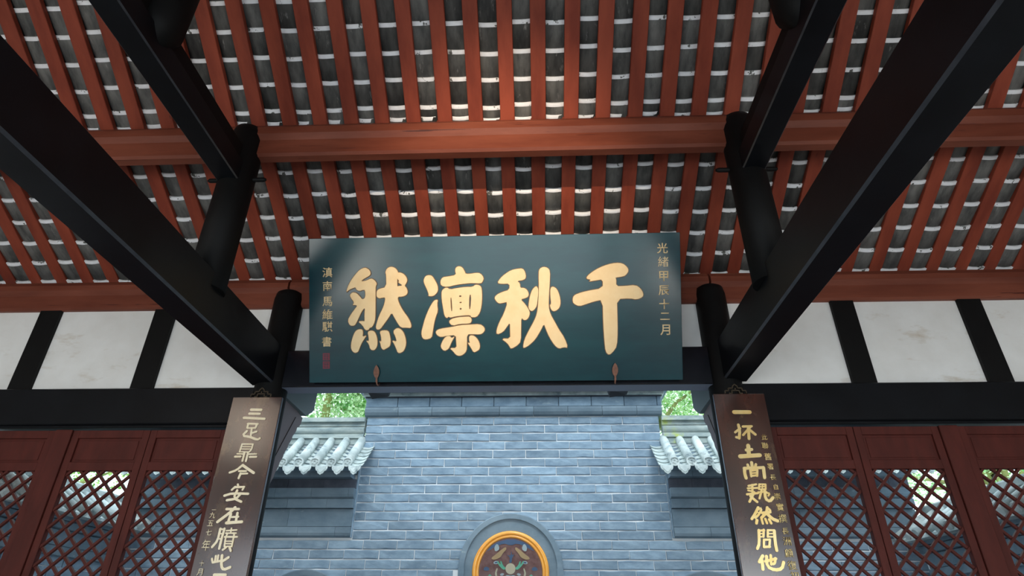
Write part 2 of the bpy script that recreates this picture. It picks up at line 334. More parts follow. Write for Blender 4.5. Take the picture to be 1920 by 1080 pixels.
# ------------------------------------------------------------------ timber frame
for s, side in ((-1, 'left'), (1, 'right')):
    xi = 1.905 if s < 0 else 1.925
    a, b = sorted((s*xi, s*(xi+.215)))
    mb = MB().sweep([(p, q) for p, q in rect(a, b, 1.846, 2.215, .014)], -3.0, 4.92, 1); mb.m[1] = mb.m[7] = 1
    t = mb.build('tie_beam', [M['black'], M['edge_highlight']])
    tag(t, f'large black tie beam running forward overhead to the {side} column', 'beam', 'black roof beams')
    t = thing('upper_beam', (s*2.02, 1, 3.03), f'smaller black upper beam high on the {side}, ending at the short post', 'beam', 'black roof beams')
    a, b = sorted((s*1.925, s*2.10))
    mb = MB().sweep(rect(a, b, 3.03, 3.215, .009), -1.6, 3.64, 1); mb.m[1] = mb.m[7] = 1
    mb.build('beam', [M['black'], M['edge_highlight']], t)
    a, b = sorted((s*1.955, s*2.06))
    MB().box(a, b, -1.6, 3.62, 3.215, 3.36).build('top_board', M['blackrough'], t)
    # columns
    for y, lb in ((4.985, f'round black column left of the opening, behind the hanging board' if s < 0 else 'round black column right of the opening, behind the hanging board'), (-3.0, None)):
        mb = MB().tube([(s*1.965, y, -1.6), (s*1.965, y, .5), (s*1.965, y, 2.70), (s*1.965, y, 2.765), (s*1.965, y, 2.79)], [.15, .145, .137, .125, .09], 24)
        t = mb.build('column', M['blackrough'])
        tag(t, lb or f'round black column at the rear {side}', 'column', 'black columns')
    # short post on the tie beam
    t = thing('short_post', (s*2.0, 3.70, 2.1), f'short round black post standing on the {side} tie beam', 'post', 'short black posts')
    MB().tube([(s*2.0, 3.70, 2.10), (s*2.0, 3.70, 2.9), (s*2.0, 3.70, 3.56), (s*2.0, 3.70, 3.61), (s*2.0, 3.70, 3.63)], [.135, .135, .133, .12, .08], 24).build('shaft', M['blackrough'], t)
    MB().tube([(s*2.0-.235, 3.70, 3.112), (s*2.0-.215, 3.70, 3.112), (s*2.0+.215, 3.70, 3.112), (s*2.0+.235, 3.70, 3.112)], [.010, .019, .019, .010], 10).build('peg', M['blackrough'], t)
    t = thing('short_post', (s*1.97, 2.45, 3.2), f'upper short black post at the top edge on the {side}', 'post', 'short black posts')
    MB().tube([(s*1.97, 2.42, 3.12), (s*1.97, 2.42, 3.25), (s*1.97, 2.42, 4.45)], [.04, .145, .145], 20).build('shaft', M['blackrough'], t)
    MB().tube([(s*1.97-.25, 2.42, 3.68), (s*1.97+.25, 2.42, 3.68)], .022, 10).build('peg', M['blackrough'], t)
    # arm carrying the eave outside
    a, b = sorted((s*1.93, s*2.06))
    t = MB().sweep([(5.10, 1.85), (5.80, 1.85), (5.93, 1.93), (5.97, 1.96), (5.99, 2.22), (5.10, 2.22)], a, b, 0).build('eave_arm', M['arm'])
    tag(t, f'grey painted eave arm stub beyond the {side} column, against the trees', 'bracket', 'eave arms')
    # wavy bracket board under the arm, tapering down the column
    tip = [(5.62, 1.85), (5.80, 1.83), (5.79, 1.80)]; N_ = 11
    pr = [(5.10, 1.85)]+tip
    for k in range(N_):
        f0, f1 = k/N_, (k+1)/N_
        ya, yb = 5.79-.66*f0**.85, 5.79-.66*f1**.85; za, zb = 1.79-1.10*f0, 1.79-1.10*f1
        pr += [(ya-.004, za-.016), (ya-.028, za-.05), (yb+.004, zb+.016), (yb, zb)]
    pr += [(5.10, .66)]
    a, b = sorted((s*1.965, s*2.0))
    t = MB().sweep(pr, a, b, 0).build('bracket_board', M['spandrel'])
    tag(t, f'thin brown bracket board with a wavy edge, behind the {side} hanging board', 'bracket', 'wavy bracket boards')
    pts = [(s*1.962, 5.14, 1.0), (s*1.962, 5.24, 1.20), (s*1.962, 5.62, 1.78)]
    MB().tube(pts, .004, 6).build('bead', M['iron'], t)

# lintels
M['soffit'] = mat('lit_soffit_tone', (.15, .17, .23), .45)  # light from outside on the lintel's underside, painted into the colour
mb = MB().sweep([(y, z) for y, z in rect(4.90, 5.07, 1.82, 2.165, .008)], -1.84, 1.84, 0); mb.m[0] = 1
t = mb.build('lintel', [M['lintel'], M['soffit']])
tag(t, 'black lintel across the opening, below and behind the teal plaque', 'lintel', 'black lintels')
for s, side in ((-1, 'left'), (1, 'right')):
    a, b = sorted((s*2.08, s*6))
    t = thing('lintel', ((a+b)/2, 5, 1.487), f'broad black lintel over the {side} lattice doors, under the white panels', 'lintel', 'black lintels')
    MB().sweep(rect(4.92, 5.09, 1.51, 1.83, .008), a, b, 0).build('beam', M['black'], t)
    MB().sweep(rect(4.955, 5.06, 1.487, 1.512, .004), a, b, 0).build('strip', M['black'], t)

# white infill panels with black studs, both sides and above the opening
wall = thing('wall_front', (0, 5, 1.8), kind='structure', label='band of white plaster panels between black studs above the doors')
studs = [2.10-.135+.1, 3.13, 4.25, 5.37]
for s in (-1, 1):
    for c in (3.13, 4.25, 5.37):
        a, b = sorted((s*(c-.1), s*(c+.1))); MB().sweep(rect(4.965, 5.055, 1.82, 2.64, .004), a, b, 0).build('stud', M['blackrough'], wall)
    for c0, c1 in ((2.08, 3.04), (3.22, 4.16), (4.34, 5.28), (5.46, 6.0)):
        a, b = sorted((s*c0, s*c1)); MB().box(a, b, 5.0, 5.04, 1.82, 2.64).build('plaster_panel', M['plaster'], wall)
MB().box(-1.85, 1.85, 5.0, 5.04, 2.15, 2.64).build('plaster_panel', M['plaster'], wall)
# gables and rear frame
for s, nm in ((-1, 'wall_left'), (1, 'wall_right')):
    a, b = sorted((s*6.0, s*6.15))
    MB().sweep([(5.1, -1.6), (5.1, 2.93)]+[(y, z+.1) for y, z in PROF[1:-1]]+[(-3.05, -1.6)], a, b, 0).build(nm, M['plaster'], kind='structure', label='plastered gable wall of the hall')
wb = thing('wall_back', (0, -3, 1.8), kind='structure', label='band of plaster over the open rear front')
MB().box(-6, 6, -3.04, -3.0, 1.83, 2.64).build('plaster_panel', M['plaster'], wb)
MB().sweep(rect(-3.09, -2.92, 1.49, 1.83, .01), -6, 6, 0).build('beam', M['black'], wb)

# ------------------------------------------------------------------ lattice doors
bar_me = MB().box(-.5, .5, -.5, .5, -.5, .5).mesh('lattice_bar', M['door'])
def leaf(n, x0, x1, full):
    """one door leaf between x0 < x1"""
    d = thing(f'door_{n}', ((x0+x1)/2, 5, -1.6), kind='structure', label=full)
    yf, yb = 4.975, 5.025; zt, zb = 1.472, -1.55; st = .058
    MB().box(x0, x0+st, yf, yb, zb, zt).build('stile', M['door'], d, bevel=.003)
    MB().box(x1-st, x1, yf, yb, zb, zt).build('stile', M['door'], d, bevel=.003)
    for a, b in ((1.405, zt), (1.134, 1.205), (-.60, -.53), (zb, zb+.09)):
        MB().box(x0+st, x1-st, yf, yb, a, b).build('rail', M['door'], d, bevel=.003)
    MB().box(x0+st-.01, x1-st+.01, 4.995, 5.01, 1.20, 1.41).build('panel', M['door'], d)
    MB().box(x0+st-.01, x1-st+.01, 4.995, 5.01, zb+.08, -.59).build('panel', M['door'], d)
    # raised field of the upper panel
    MB().box(x0+st+.025, x1-st-.025, 4.989, 4.996, 1.225, 1.385).build('panel_field', M['door'], d, bevel=.002)
    ox0, ox1, oz0, oz1 = x0+st-.004, x1-st+.004, -.534, 1.138; P = .137
    W, Hh = ox1-ox0, oz1-oz0; cx = (ox0+ox1)/2
    for sg in (1, -1):
        k = -20
        while k < 22:
            # line: (x-cx)*sg + (z-oz1) = c
            c = P*k - .035; k += 1
            pts = []
            for x in (ox0, ox1):
                z = oz1+c-(x-cx)*sg
                if oz0 <= z <= oz1: pts.append((x, z))
            for z in (oz0, oz1):
                x = cx+sg*(c-(z-oz1))
                if ox0 < x < ox1: pts.append((x, z))
            if len(pts) >= 2:
                (xa, za), (xb, zb_) = pts[0], pts[1]; L = math.hypot(xb-xa, zb_-za)
                if L < .05: continue
                ang = math.atan2(zb_-za, xb-xa)
                place('lattice_bar', bar_me, ((xa+xb)/2, 5.0+(.004 if sg > 0 else -.004), (za+zb_)/2+H0), d, rot=(0, -ang, 0), scale=(L, .024, .019))
names = ['nearest the column', 'second from the column', 'third from the column, beyond the post', 'fourth from the column, beyond the post', 'fifth from the column']
n = 1
for s, side in ((-1, 'left'), (1, 'right')):
    for i, (a, b) in enumerate(((2.253, 2.923), (2.929, 3.600), (3.755, 4.420), (4.426, 5.09), (5.25, 5.95))):
        x0, x1 = sorted((s*a, s*b)); leaf(n, x0, x1, f'dark red lattice door leaf on the {side}, {names[i]}'); n += 1
    tr = thing(f'trim_{1 if s < 0 else 2}', (s*3.68, 5, -1.6), kind='structure', label=f'dark red door posts of the {side} bay')
    for a, b in ((2.09, 2.25), (3.604, 3.751), (5.094, 5.246)):
        x0, x1 = sorted((s*a, s*b)); MB().box(x0, x1, 4.96, 5.04, -1.6, 1.475).build('door_post', M['door'], tr, bevel=.004)

# lettering outlines and strokes, in metres on their boards
CHARS={"ran":[[[-1.249,0.765],[-1.237,0.811],[-1.21,0.864],[-1.171,0.916],[-1.133,0.957],[-1.09,0.976],[-1.06,0.964],[-1.041,0.941],[-1.039,0.913],[-1.072,0.892],[-1.102,0.877],[-1.124,0.856],[-1.076,0.863],[-1.037,0.882],[-1.011,0.872],[-0.984,0.838],[-0.996,0.815],[-0.997,0.766],[-0.999,0.573],[-1.005,0.513],[-1.028,0.468],[-1.051,0.462],[-1.059,0.444],[-1.086,0.442],[-1.112,0.487],[-1.15,0.518],[-1.104,0.521],[-1.092,0.514],[-1.093,0.574],[-1.088,0.638],[-1.115,0.605],[-1.142,0.552],[-1.162,0.507],[-1.181,0.481],[-1.219,0.483],[-1.238,0.527],[-1.211,0.576],[-1.18,0.617],[-1.153,0.651],[-1.172,0.658],[-1.195,0.657],[-1.18,0.68],[-1.21,0.719],[-1.218,0.746],[-1.195,0.765],[-1.164,0.761],[-1.138,0.737],[-1.111,0.701],[-1.084,0.719],[-1.086,0.786],[-1.111,0.785],[-1.134,0.775],[-1.16,0.787],[-1.17,0.81],[-1.195,0.799],[-1.225,0.788]],[[-0.988,0.76],[-0.984,0.777],[-0.965,0.792],[-0.904,0.806],[-0.905,0.912],[-0.912,0.931],[-0.899,0.965],[-0.865,0.98],[-0.83,0.97],[-0.808,0.945],[-0.805,0.928],[-0.781,0.929],[-0.747,0.91],[-0.724,0.872],[-0.73,0.842],[-0.75,0.815],[-0.73,0.796],[-0.721,0.762],[-0.733,0.736],[-0.767,0.723],[-0.811,0.723],[-0.798,0.669],[-0.761,0.6],[-0.715,0.539],[-0.692,0.483],[-0.697,0.456],[-0.731,0.46],[-0.781,0.461],[-0.807,0.495],[-0.837,0.548],[-0.86,0.59],[-0.89,0.541],[-0.929,0.489],[-0.96,0.448],[-0.986,0.446],[-0.996,0.463],[-0.99,0.497],[-0.967,0.565],[-0.936,0.625],[-0.92,0.67],[-0.912,0.719],[-0.943,0.716],[-0.966,0.71],[-0.988,0.726]],[[-1.112,0.45],[-1.106,0.423],[-1.113,0.385],[-1.074,0.4],[-1.101,0.363],[-1.124,0.325],[-1.14,0.284],[-1.151,0.258],[-1.182,0.25],[-1.209,0.281],[-1.21,0.326],[-1.197,0.379],[-1.177,0.428],[-1.151,0.45]],[[-1.067,0.43],[-1.036,0.44],[-1.006,0.43],[-0.987,0.384],[-0.983,0.331],[-0.991,0.294],[-1.014,0.27],[-1.045,0.279],[-1.056,0.325],[-1.082,0.355],[-1.056,0.347],[-1.058,0.385]],[[-0.964,0.429],[-0.937,0.44],[-0.891,0.437],[-0.878,0.406],[-0.869,0.345],[-0.877,0.304],[-0.907,0.287],[-0.934,0.272],[-0.953,0.297],[-0.957,0.327],[-0.968,0.35],[-0.949,0.342],[-0.952,0.391]],[[-0.849,0.428],[-0.826,0.454],[-0.796,0.457],[-0.762,0.427],[-0.743,0.374],[-0.738,0.321],[-0.755,0.269],[-0.782,0.248],[-0.809,0.247],[-0.822,0.281],[-0.839,0.322],[-0.86,0.354],[-0.817,0.341],[-0.827,0.382]],[[-0.81,0.881],[-0.811,0.81],[-0.805,0.812],[-0.761,0.818],[-0.805,0.846],[-0.793,0.856],[-0.804,0.869]]],"lin":[[[-0.547,0.727],[-0.541,0.739],[-0.558,0.786],[-0.58,0.832],[-0.585,0.862],[-0.568,0.896],[-0.538,0.903],[-0.511,0.895],[-0.485,0.853],[-0.466,0.815],[-0.463,0.766],[-0.49,0.733],[-0.516,0.722]],[[-0.49,0.691],[-0.464,0.694],[-0.472,0.657],[-0.465,0.597],[-0.484,0.552],[-0.5,0.492],[-0.512,0.417],[-0.52,0.372],[-0.569,0.357],[-0.599,0.369],[-0.609,0.414],[-0.594,0.47],[-0.575,0.538],[-0.54,0.62],[-0.509,0.672]],[[-0.317,0.941],[-0.306,0.968],[-0.279,0.975],[-0.253,0.963],[-0.234,0.929],[-0.227,0.908],[-0.181,0.909],[-0.136,0.916],[-0.102,0.912],[-0.072,0.874],[-0.084,0.84],[-0.099,0.825],[-0.167,0.83],[-0.228,0.827],[-0.311,0.817],[-0.387,0.799],[-0.436,0.811],[-0.443,0.849],[-0.424,0.883],[-0.378,0.888],[-0.306,0.9]],[[-0.425,0.777],[-0.391,0.799],[-0.361,0.778],[-0.304,0.789],[-0.228,0.798],[-0.168,0.797],[-0.145,0.817],[-0.107,0.81],[-0.092,0.787],[-0.089,0.712],[-0.095,0.637],[-0.11,0.577],[-0.14,0.541],[-0.185,0.542],[-0.189,0.559],[-0.246,0.558],[-0.321,0.55],[-0.363,0.539],[-0.374,0.55],[-0.391,0.535],[-0.41,0.558],[-0.419,0.611],[-0.432,0.694],[-0.433,0.754]],[[-0.375,0.505],[-0.352,0.529],[-0.299,0.542],[-0.231,0.547],[-0.193,0.547],[-0.178,0.522],[-0.186,0.495],[-0.209,0.488],[-0.276,0.488],[-0.345,0.471]],[[-0.481,0.431],[-0.451,0.447],[-0.352,0.46],[-0.277,0.476],[-0.201,0.479],[-0.111,0.483],[-0.077,0.46],[-0.068,0.434],[-0.085,0.408],[-0.112,0.396],[-0.172,0.399],[-0.221,0.398],[-0.222,0.316],[-0.226,0.256],[-0.257,0.226],[-0.287,0.216],[-0.317,0.227],[-0.339,0.257],[-0.369,0.284],[-0.309,0.283],[-0.312,0.339],[-0.315,0.393],[-0.383,0.389],[-0.44,0.377],[-0.47,0.39],[-0.485,0.413]],[[-0.391,0.385],[-0.364,0.386],[-0.353,0.366],[-0.323,0.384],[-0.35,0.34],[-0.369,0.295],[-0.38,0.276],[-0.415,0.258],[-0.445,0.292],[-0.437,0.326],[-0.414,0.367]],[[-0.202,0.383],[-0.183,0.39],[-0.157,0.383],[-0.127,0.352],[-0.111,0.307],[-0.117,0.27],[-0.136,0.257],[-0.166,0.244],[-0.188,0.286],[-0.218,0.329],[-0.194,0.323],[-0.203,0.346]],[[-0.359,0.708],[-0.348,0.71],[-0.342,0.595],[-0.354,0.595]],[[-0.198,0.732],[-0.18,0.731],[-0.188,0.61],[-0.202,0.611]],[[-0.285,0.726],[-0.265,0.728],[-0.264,0.714],[-0.284,0.713]],[[-0.282,0.671],[-0.263,0.674],[-0.263,0.662],[-0.282,0.662]],[[-0.28,0.621],[-0.263,0.621],[-0.265,0.606],[-0.28,0.606]]],"qiu":[[[0.04,0.827],[0.067,0.868],[0.105,0.901],[0.158,0.934],[0.211,0.945],[0.257,0.948],[0.277,0.917],[0.284,0.872],[0.266,0.85],[0.206,0.842],[0.232,0.824],[0.233,0.783],[0.265,0.784],[0.291,0.767],[0.306,0.733],[0.298,0.707],[0.275,0.696],[0.234,0.687],[0.274,0.647],[0.311,0.587],[0.309,0.55],[0.288,0.516],[0.261,0.511],[0.239,0.535],[0.236,0.446],[0.233,0.334],[0.203,0.3],[0.15,0.271],[0.139,0.29],[0.12,0.32],[0.068,0.359],[0.145,0.357],[0.144,0.424],[0.144,0.495],[0.115,0.455],[0.084,0.414],[0.03,0.392],[0.03,0.433],[0.055,0.5],[0.093,0.567],[0.128,0.668],[0.087,0.659],[0.053,0.654],[0.031,0.673],[0.014,0.703],[0.035,0.729],[0.081,0.751],[0.142,0.768],[0.145,0.822],[0.081,0.819]],[[0.305,0.662],[0.317,0.722],[0.336,0.77],[0.366,0.798],[0.381,0.785],[0.387,0.758],[0.38,0.691],[0.372,0.631],[0.349,0.598],[0.325,0.585],[0.3,0.61]],[[0.39,0.908],[0.398,0.942],[0.429,0.959],[0.466,0.951],[0.487,0.922],[0.482,0.817],[0.474,0.72],[0.47,0.622],[0.483,0.562],[0.519,0.495],[0.555,0.427],[0.599,0.36],[0.628,0.277],[0.59,0.282],[0.553,0.269],[0.516,0.297],[0.472,0.368],[0.444,0.436],[0.429,0.481],[0.399,0.421],[0.353,0.347],[0.3,0.299],[0.258,0.277],[0.251,0.289],[0.263,0.348],[0.301,0.423],[0.347,0.504],[0.372,0.564],[0.383,0.646],[0.391,0.781]],[[0.487,0.779],[0.509,0.793],[0.542,0.771],[0.563,0.718],[0.572,0.658],[0.562,0.614],[0.539,0.592],[0.513,0.582],[0.491,0.596],[0.48,0.637],[0.493,0.645],[0.486,0.712]]],"qian":[[[0.798,0.876],[0.842,0.911],[0.897,0.943],[0.969,0.97],[1.039,0.983],[1.094,0.978],[1.133,0.946],[1.144,0.914],[1.124,0.883],[1.1,0.867],[1.029,0.859],[1.039,0.849],[1.037,0.786],[1.106,0.787],[1.2,0.795],[1.239,0.767],[1.263,0.724],[1.257,0.692],[1.206,0.672],[1.151,0.684],[1.042,0.679],[1.043,0.546],[1.043,0.404],[1.035,0.287],[1.003,0.24],[0.967,0.211],[0.94,0.241],[0.932,0.327],[0.925,0.468],[0.923,0.675],[0.853,0.662],[0.782,0.639],[0.727,0.622],[0.68,0.645],[0.671,0.676],[0.681,0.712],[0.721,0.731],[0.792,0.75],[0.926,0.771],[0.927,0.846],[0.872,0.838],[0.809,0.828],[0.829,0.844],[0.79,0.852]]]}
STROKES={"san":[[0.018,[-2.023,1.596],[-1.937,1.594]],[0.0167,[-2.03,1.562],[-1.942,1.56]],[0.0167,[-2.068,1.527],[-1.893,1.517]]],"zu":[[0.0129,[-2.025,1.477],[-1.94,1.474]],[0.0142,[-2.02,1.477],[-2.021,1.445]],[0.0142,[-1.946,1.474],[-1.951,1.445]],[0.0103,[-2.02,1.44],[-1.951,1.44]],[0.0129,[-1.982,1.44],[-1.976,1.369]],[0.0155,[-2.018,1.414],[-2.048,1.377],[-1.983,1.367],[-1.915,1.342],[-1.898,1.354]],[0.0129,[-1.936,1.41],[-1.968,1.399]]],"ding":[[0.0103,[-2.034,1.304],[-2.04,1.246]],[0.009,[-2.035,1.308],[-1.943,1.307]],[0.0103,[-1.943,1.307],[-1.946,1.263],[-1.959,1.247]],[0.0064,[-2.034,1.287],[-1.954,1.286]],[0.0064,[-2.036,1.268],[-1.954,1.267]],[0.0077,[-2.041,1.245],[-1.959,1.244]],[0.009,[-2.055,1.229],[-1.993,1.228]],[0.0129,[-1.997,1.239],[-1.999,1.172]],[0.0129,[-1.968,1.239],[-1.97,1.171]],[0.009,[-1.958,1.226],[-1.898,1.228]],[0.0129,[-2.067,1.206],[-2.021,1.207]],[0.0129,[-1.946,1.204],[-1.893,1.204]]],"jin":[[0.0142,[-1.992,1.139],[-2.032,1.1],[-2.082,1.082]],[0.0174,[-1.99,1.139],[-1.935,1.106],[-1.888,1.079]],[0.0116,[-2.01,1.093],[-1.952,1.093]],[0.0116,[-1.995,1.072],[-1.938,1.074]],[0.0142,[-1.992,1.074],[-1.999,1.038]]],"an":[[0.0136,[-1.995,0.99],[-1.986,0.968]],[0.0136,[-2.012,0.972],[-2.033,0.949]],[0.0136,[-2.014,0.969],[-1.94,0.971]],[0.0121,[-1.94,0.971],[-1.949,0.949]],[0.0152,[-2.081,0.905],[-2.023,0.923],[-1.897,0.919]],[0.0152,[-1.989,0.945],[-2.004,0.886],[-1.938,0.86]],[0.0152,[-1.958,0.916],[-1.982,0.882],[-2.053,0.871]]],"zai":[[0.0152,[-2.041,0.806],[-1.944,0.806]],[0.0182,[-1.976,0.817],[-2.011,0.777],[-2.088,0.713]],[0.0167,[-1.998,0.77],[-2.005,0.706]],[0.0152,[-1.948,0.777],[-1.946,0.713]],[0.0121,[-1.985,0.747],[-1.935,0.75]],[0.0182,[-2.017,0.705],[-1.9,0.713]]],"sheng":[[0.0152,[-2.054,0.663],[-2.054,0.58],[-2.085,0.535]],[0.0106,[-2.055,0.66],[-2.021,0.66]],[0.0152,[-2.022,0.663],[-2.027,0.593],[-2.028,0.525]],[0.0076,[-2.047,0.628],[-2.025,0.628]],[0.0076,[-2.046,0.592],[-2.023,0.592]],[0.0091,[-1.968,0.667],[-1.966,0.635]],[0.0091,[-2.003,0.649],[-1.925,0.655]],[0.0091,[-2.003,0.632],[-1.923,0.632]],[0.0106,[-2.004,0.606],[-1.909,0.606]],[0.0106,[-1.99,0.628],[-1.997,0.593],[-1.99,0.538]],[0.0106,[-1.937,0.628],[-1.935,0.594],[-1.935,0.539]],[0.0068,[-1.989,0.575],[-1.934,0.575]],[0.0068,[-1.988,0.558],[-1.936,0.558]],[0.0083,[-1.988,0.538],[-1.935,0.539]],[0.0121,[-1.975,0.532],[-1.997,0.515]],[0.0136,[-1.948,0.532],[-1.934,0.508]]],"ci":[[0.0121,[-2.041,0.474],[-2.039,0.434]],[0.0136,[-2.054,0.43],[-1.997,0.44]],[0.0121,[-2.023,0.477],[-2.021,0.437]],[0.0121,[-2.065,0.454],[-2.054,0.43]],[0.0167,[-1.994,0.477],[-1.983,0.404],[-1.958,0.379],[-1.914,0.397]],[0.0152,[-1.942,0.464],[-1.981,0.437]]],"shi":[[0.0167,[-2.022,0.346],[-1.937,0.346]],[0.0167,[-1.977,0.344],[-1.993,0.305],[-2.027,0.266]],[0.0152,[-1.997,0.292],[-1.938,0.292]],[0.0136,[-1.937,0.292],[-1.937,0.241]],[0.0136,[-1.993,0.292],[-1.991,0.241]],[0.0136,[-1.991,0.241],[-1.933,0.241]]],"yi":[[0.0259,[1.947,1.551],[2.071,1.55]]],"pou":[[0.015,[1.928,1.386],[1.972,1.418]],[0.0184,[1.963,1.446],[1.966,1.4],[1.951,1.339]],[0.0164,[1.953,1.341],[1.93,1.347]],[0.015,[1.995,1.432],[2.065,1.434]],[0.015,[2.054,1.429],[1.986,1.364]],[0.0191,[2.036,1.421],[2.026,1.334]],[0.0164,[2.045,1.403],[2.082,1.367]]],"tu":[[0.0259,[2.01,1.28],[2.002,1.204]],[0.0191,[1.988,1.245],[2.032,1.25]],[0.0259,[1.933,1.196],[2.085,1.205]]],"shang":[[0.0191,[2.012,1.149],[2.01,1.108]],[0.0164,[1.979,1.132],[1.984,1.105]],[0.0164,[2.042,1.135],[2.028,1.105]],[0.0205,[1.95,1.105],[1.944,1.068],[1.949,1.032]],[0.0184,[1.947,1.105],[2.093,1.11]],[0.0205,[2.094,1.11],[2.088,1.035]],[0.015,[1.991,1.09],[1.99,1.045]],[0.0136,[1.991,1.088],[2.042,1.091]],[0.015,[2.043,1.091],[2.034,1.048]],[0.0123,[1.99,1.048],[2.034,1.051]],[0.0095,[1.994,1.068],[2.038,1.07]]],"wei":[[0.0121,[1.956,0.974],[2.017,0.985]],[0.0136,[1.986,0.981],[1.976,0.912]],[0.0106,[1.946,0.956],[2.022,0.959]],[0.0136,[1.934,0.912],[2.018,0.921]],[0.0152,[1.99,0.927],[1.943,0.859]],[0.0152,[1.957,0.898],[1.999,0.857]],[0.0106,[1.947,0.94],[1.975,0.935]],[0.0106,[2.038,0.985],[2.085,0.984]],[0.0114,[2.038,0.985],[2.029,0.948]],[0.0114,[2.085,0.984],[2.079,0.95]],[0.0076,[2.036,0.966],[2.081,0.969]],[0.0091,[2.033,0.948],[2.079,0.95]],[0.0076,[2.062,0.985],[2.053,0.948]],[0.0136,[2.047,0.941],[2.02,0.882]],[0.0182,[2.069,0.945],[2.063,0.877],[2.092,0.859],[2.121,0.887]],[0.0106,[2.084,0.92],[2.104,0.919],[2.089,0.901]],[0.0091,[2.018,0.927],[2.082,0.928]]],"ran_small":[[0.0167,[2.0,0.817],[1.962,0.764],[1.938,0.737]],[0.0136,[2.002,0.806],[2.026,0.813],[1.999,0.771],[1.965,0.744]],[0.0076,[1.984,0.785],[2.0,0.778]],[0.0167,[2.022,0.778],[2.081,0.785]],[0.0167,[2.066,0.817],[2.051,0.778],[2.008,0.744]],[0.0197,[2.052,0.778],[2.086,0.737],[2.122,0.723]],[0.0136,[2.076,0.806],[2.083,0.796]],[0.0167,[1.973,0.728],[1.965,0.706]],[0.0136,[2.008,0.737],[2.011,0.704]],[0.0136,[2.035,0.737],[2.042,0.706]],[0.0152,[2.062,0.733],[2.072,0.706]]],"wen":[[0.0167,[1.974,0.658],[1.96,0.567],[1.94,0.534]],[0.0121,[1.973,0.655],[2.013,0.658]],[0.0136,[2.01,0.661],[1.998,0.614]],[0.0076,[1.973,0.634],[2.001,0.636]],[0.0091,[1.969,0.613],[1.997,0.614]],[0.0121,[2.038,0.658],[2.084,0.658]],[0.0136,[2.038,0.658],[2.029,0.614]],[0.0076,[2.033,0.634],[2.076,0.636]],[0.0091,[2.029,0.613],[2.075,0.613]],[0.0182,[2.083,0.655],[2.074,0.574],[2.074,0.521]],[0.0136,[1.997,0.593],[1.987,0.544]],[0.0121,[1.997,0.593],[2.039,0.594]],[0.0136,[2.039,0.594],[2.026,0.544]],[0.0136,[1.987,0.544],[2.03,0.546]]],"ta":[[0.0182,[1.969,0.485],[1.937,0.446]],[0.0182,[1.958,0.456],[1.953,0.398]],[0.0152,[1.979,0.449],[2.059,0.467]],[0.0182,[1.994,0.482],[1.986,0.414],[2.034,0.392],[2.087,0.4],[2.107,0.443]],[0.0152,[2.025,0.489],[2.017,0.43]],[0.0152,[2.054,0.469],[2.044,0.437],[2.031,0.432]]]}
SMALL=[['L','一',-2.137,0.8,0.04],['L','九',-2.138,0.761,0.057],['L','五',-2.139,0.702,0.057],['L','七',-2.135,0.638,0.054],['L','年',-2.133,0.548,0.076],['L','十',-2.133,0.423,0.044],['L','月',-2.132,0.364,0.056],['R','長',2.152,1.037,0.054],['R','白',2.158,0.966,0.049],['R','崇',2.156,0.898,0.057],['R','實',2.16,0.82,0.068],['R','撰',2.162,0.74,0.073],['R','長',2.164,0.652,0.057],['R','洲',2.161,0.584,0.07],['R','顧',2.158,0.505,0.07],['R','復',2.163,0.424,0.076],['R','初',2.167,0.354,0.072],['R','此',2.147,1.346,0.054],['R','聯',2.139,1.279,0.061],['R','舊',2.144,1.193,0.065],['R','署',2.148,1.118,0.057]]
PLSMALL=[['光',1.429,1.1,0.089],['緒',1.434,0.987,0.086],['甲',1.436,0.865,0.086],['辰',1.434,0.747,0.089],['十',1.435,0.632,0.084],['二',1.439,0.53,0.079],['月',1.439,0.417,0.089],['滇',-1.414,0.939,0.086],['南',-1.414,0.822,0.084],['馬',-1.415,0.691,0.084],['維',-1.415,0.58,0.088],['騏',-1.415,0.476,0.088],['書',-1.421,0.348,0.084]]
SEALS=[[-1.426, 0.22], [-1.426, 0.15]]
# ------------------------------------------------------------------ the plaque
PB, PT = Vector((0, 4.83, 1.831)), Vector((0, 4.257, 2.921))
PV = (PT-PB); PH = PV.length; PV.normalize(); PN = Vector((0, -PV.z, PV.y))      # PN points to the viewer and down
def on_plaque(u, v, d=0): return PB+PV*v+PN*d+Vector((u, 0, 0))
plaque = thing('plaque', (0, 4.85, 1.82), 'large dark teal wooden plaque with four big gold characters, tilted over the opening', 'plaque')
def slab(u0, u1, v0, v1, d0, d1):
    mb = MB(); vs = [on_plaque(u, v, d) for u in (u0, u1) for v in (v0, v1) for d in (d0, d1)]
    return mb.add(vs, [(0, 1, 3, 2), (4, 6, 7, 5), (0, 4, 5, 1), (2, 3, 7, 6), (0, 2, 6, 4), (1, 5, 7, 3)])
slab(-1.574, 1.578, 0, PH, -.035, 0).build('board', M['teal'], plaque, bevel=.003)
for u in (-1.0, 1.0): slab(u-.04, u+.04, .05, PH-.05, -.07, -.0355).build('batten', M['blackrough'], plaque)
def curve_mesh(polys, depth, offset, mats, name):
    cu = bpy.data.curves.new(name, 'CURVE'); cu.dimensions = '2D'; cu.fill_mode = 'BOTH'; cu.extrude = depth; cu.offset = offset
    for p in polys:
        sp = cu.splines.new('POLY'); sp.points.add(len(p)-1); sp.use_cyclic_u = True
        for i, (x, y) in enumerate(p): sp.points[i].co = (x, y, 0, 1)
    o = bpy.data.objects.new(name, cu); C.objects.link(o)
    me = bpy.data.meshes.new_from_object(o.evaluated_get(bpy.context.evaluated_depsgraph_get()))
    bpy.data.objects.remove(o); bpy.data.curves.remove(cu); me.materials.clear(); me.materials.append(mats)
    return me
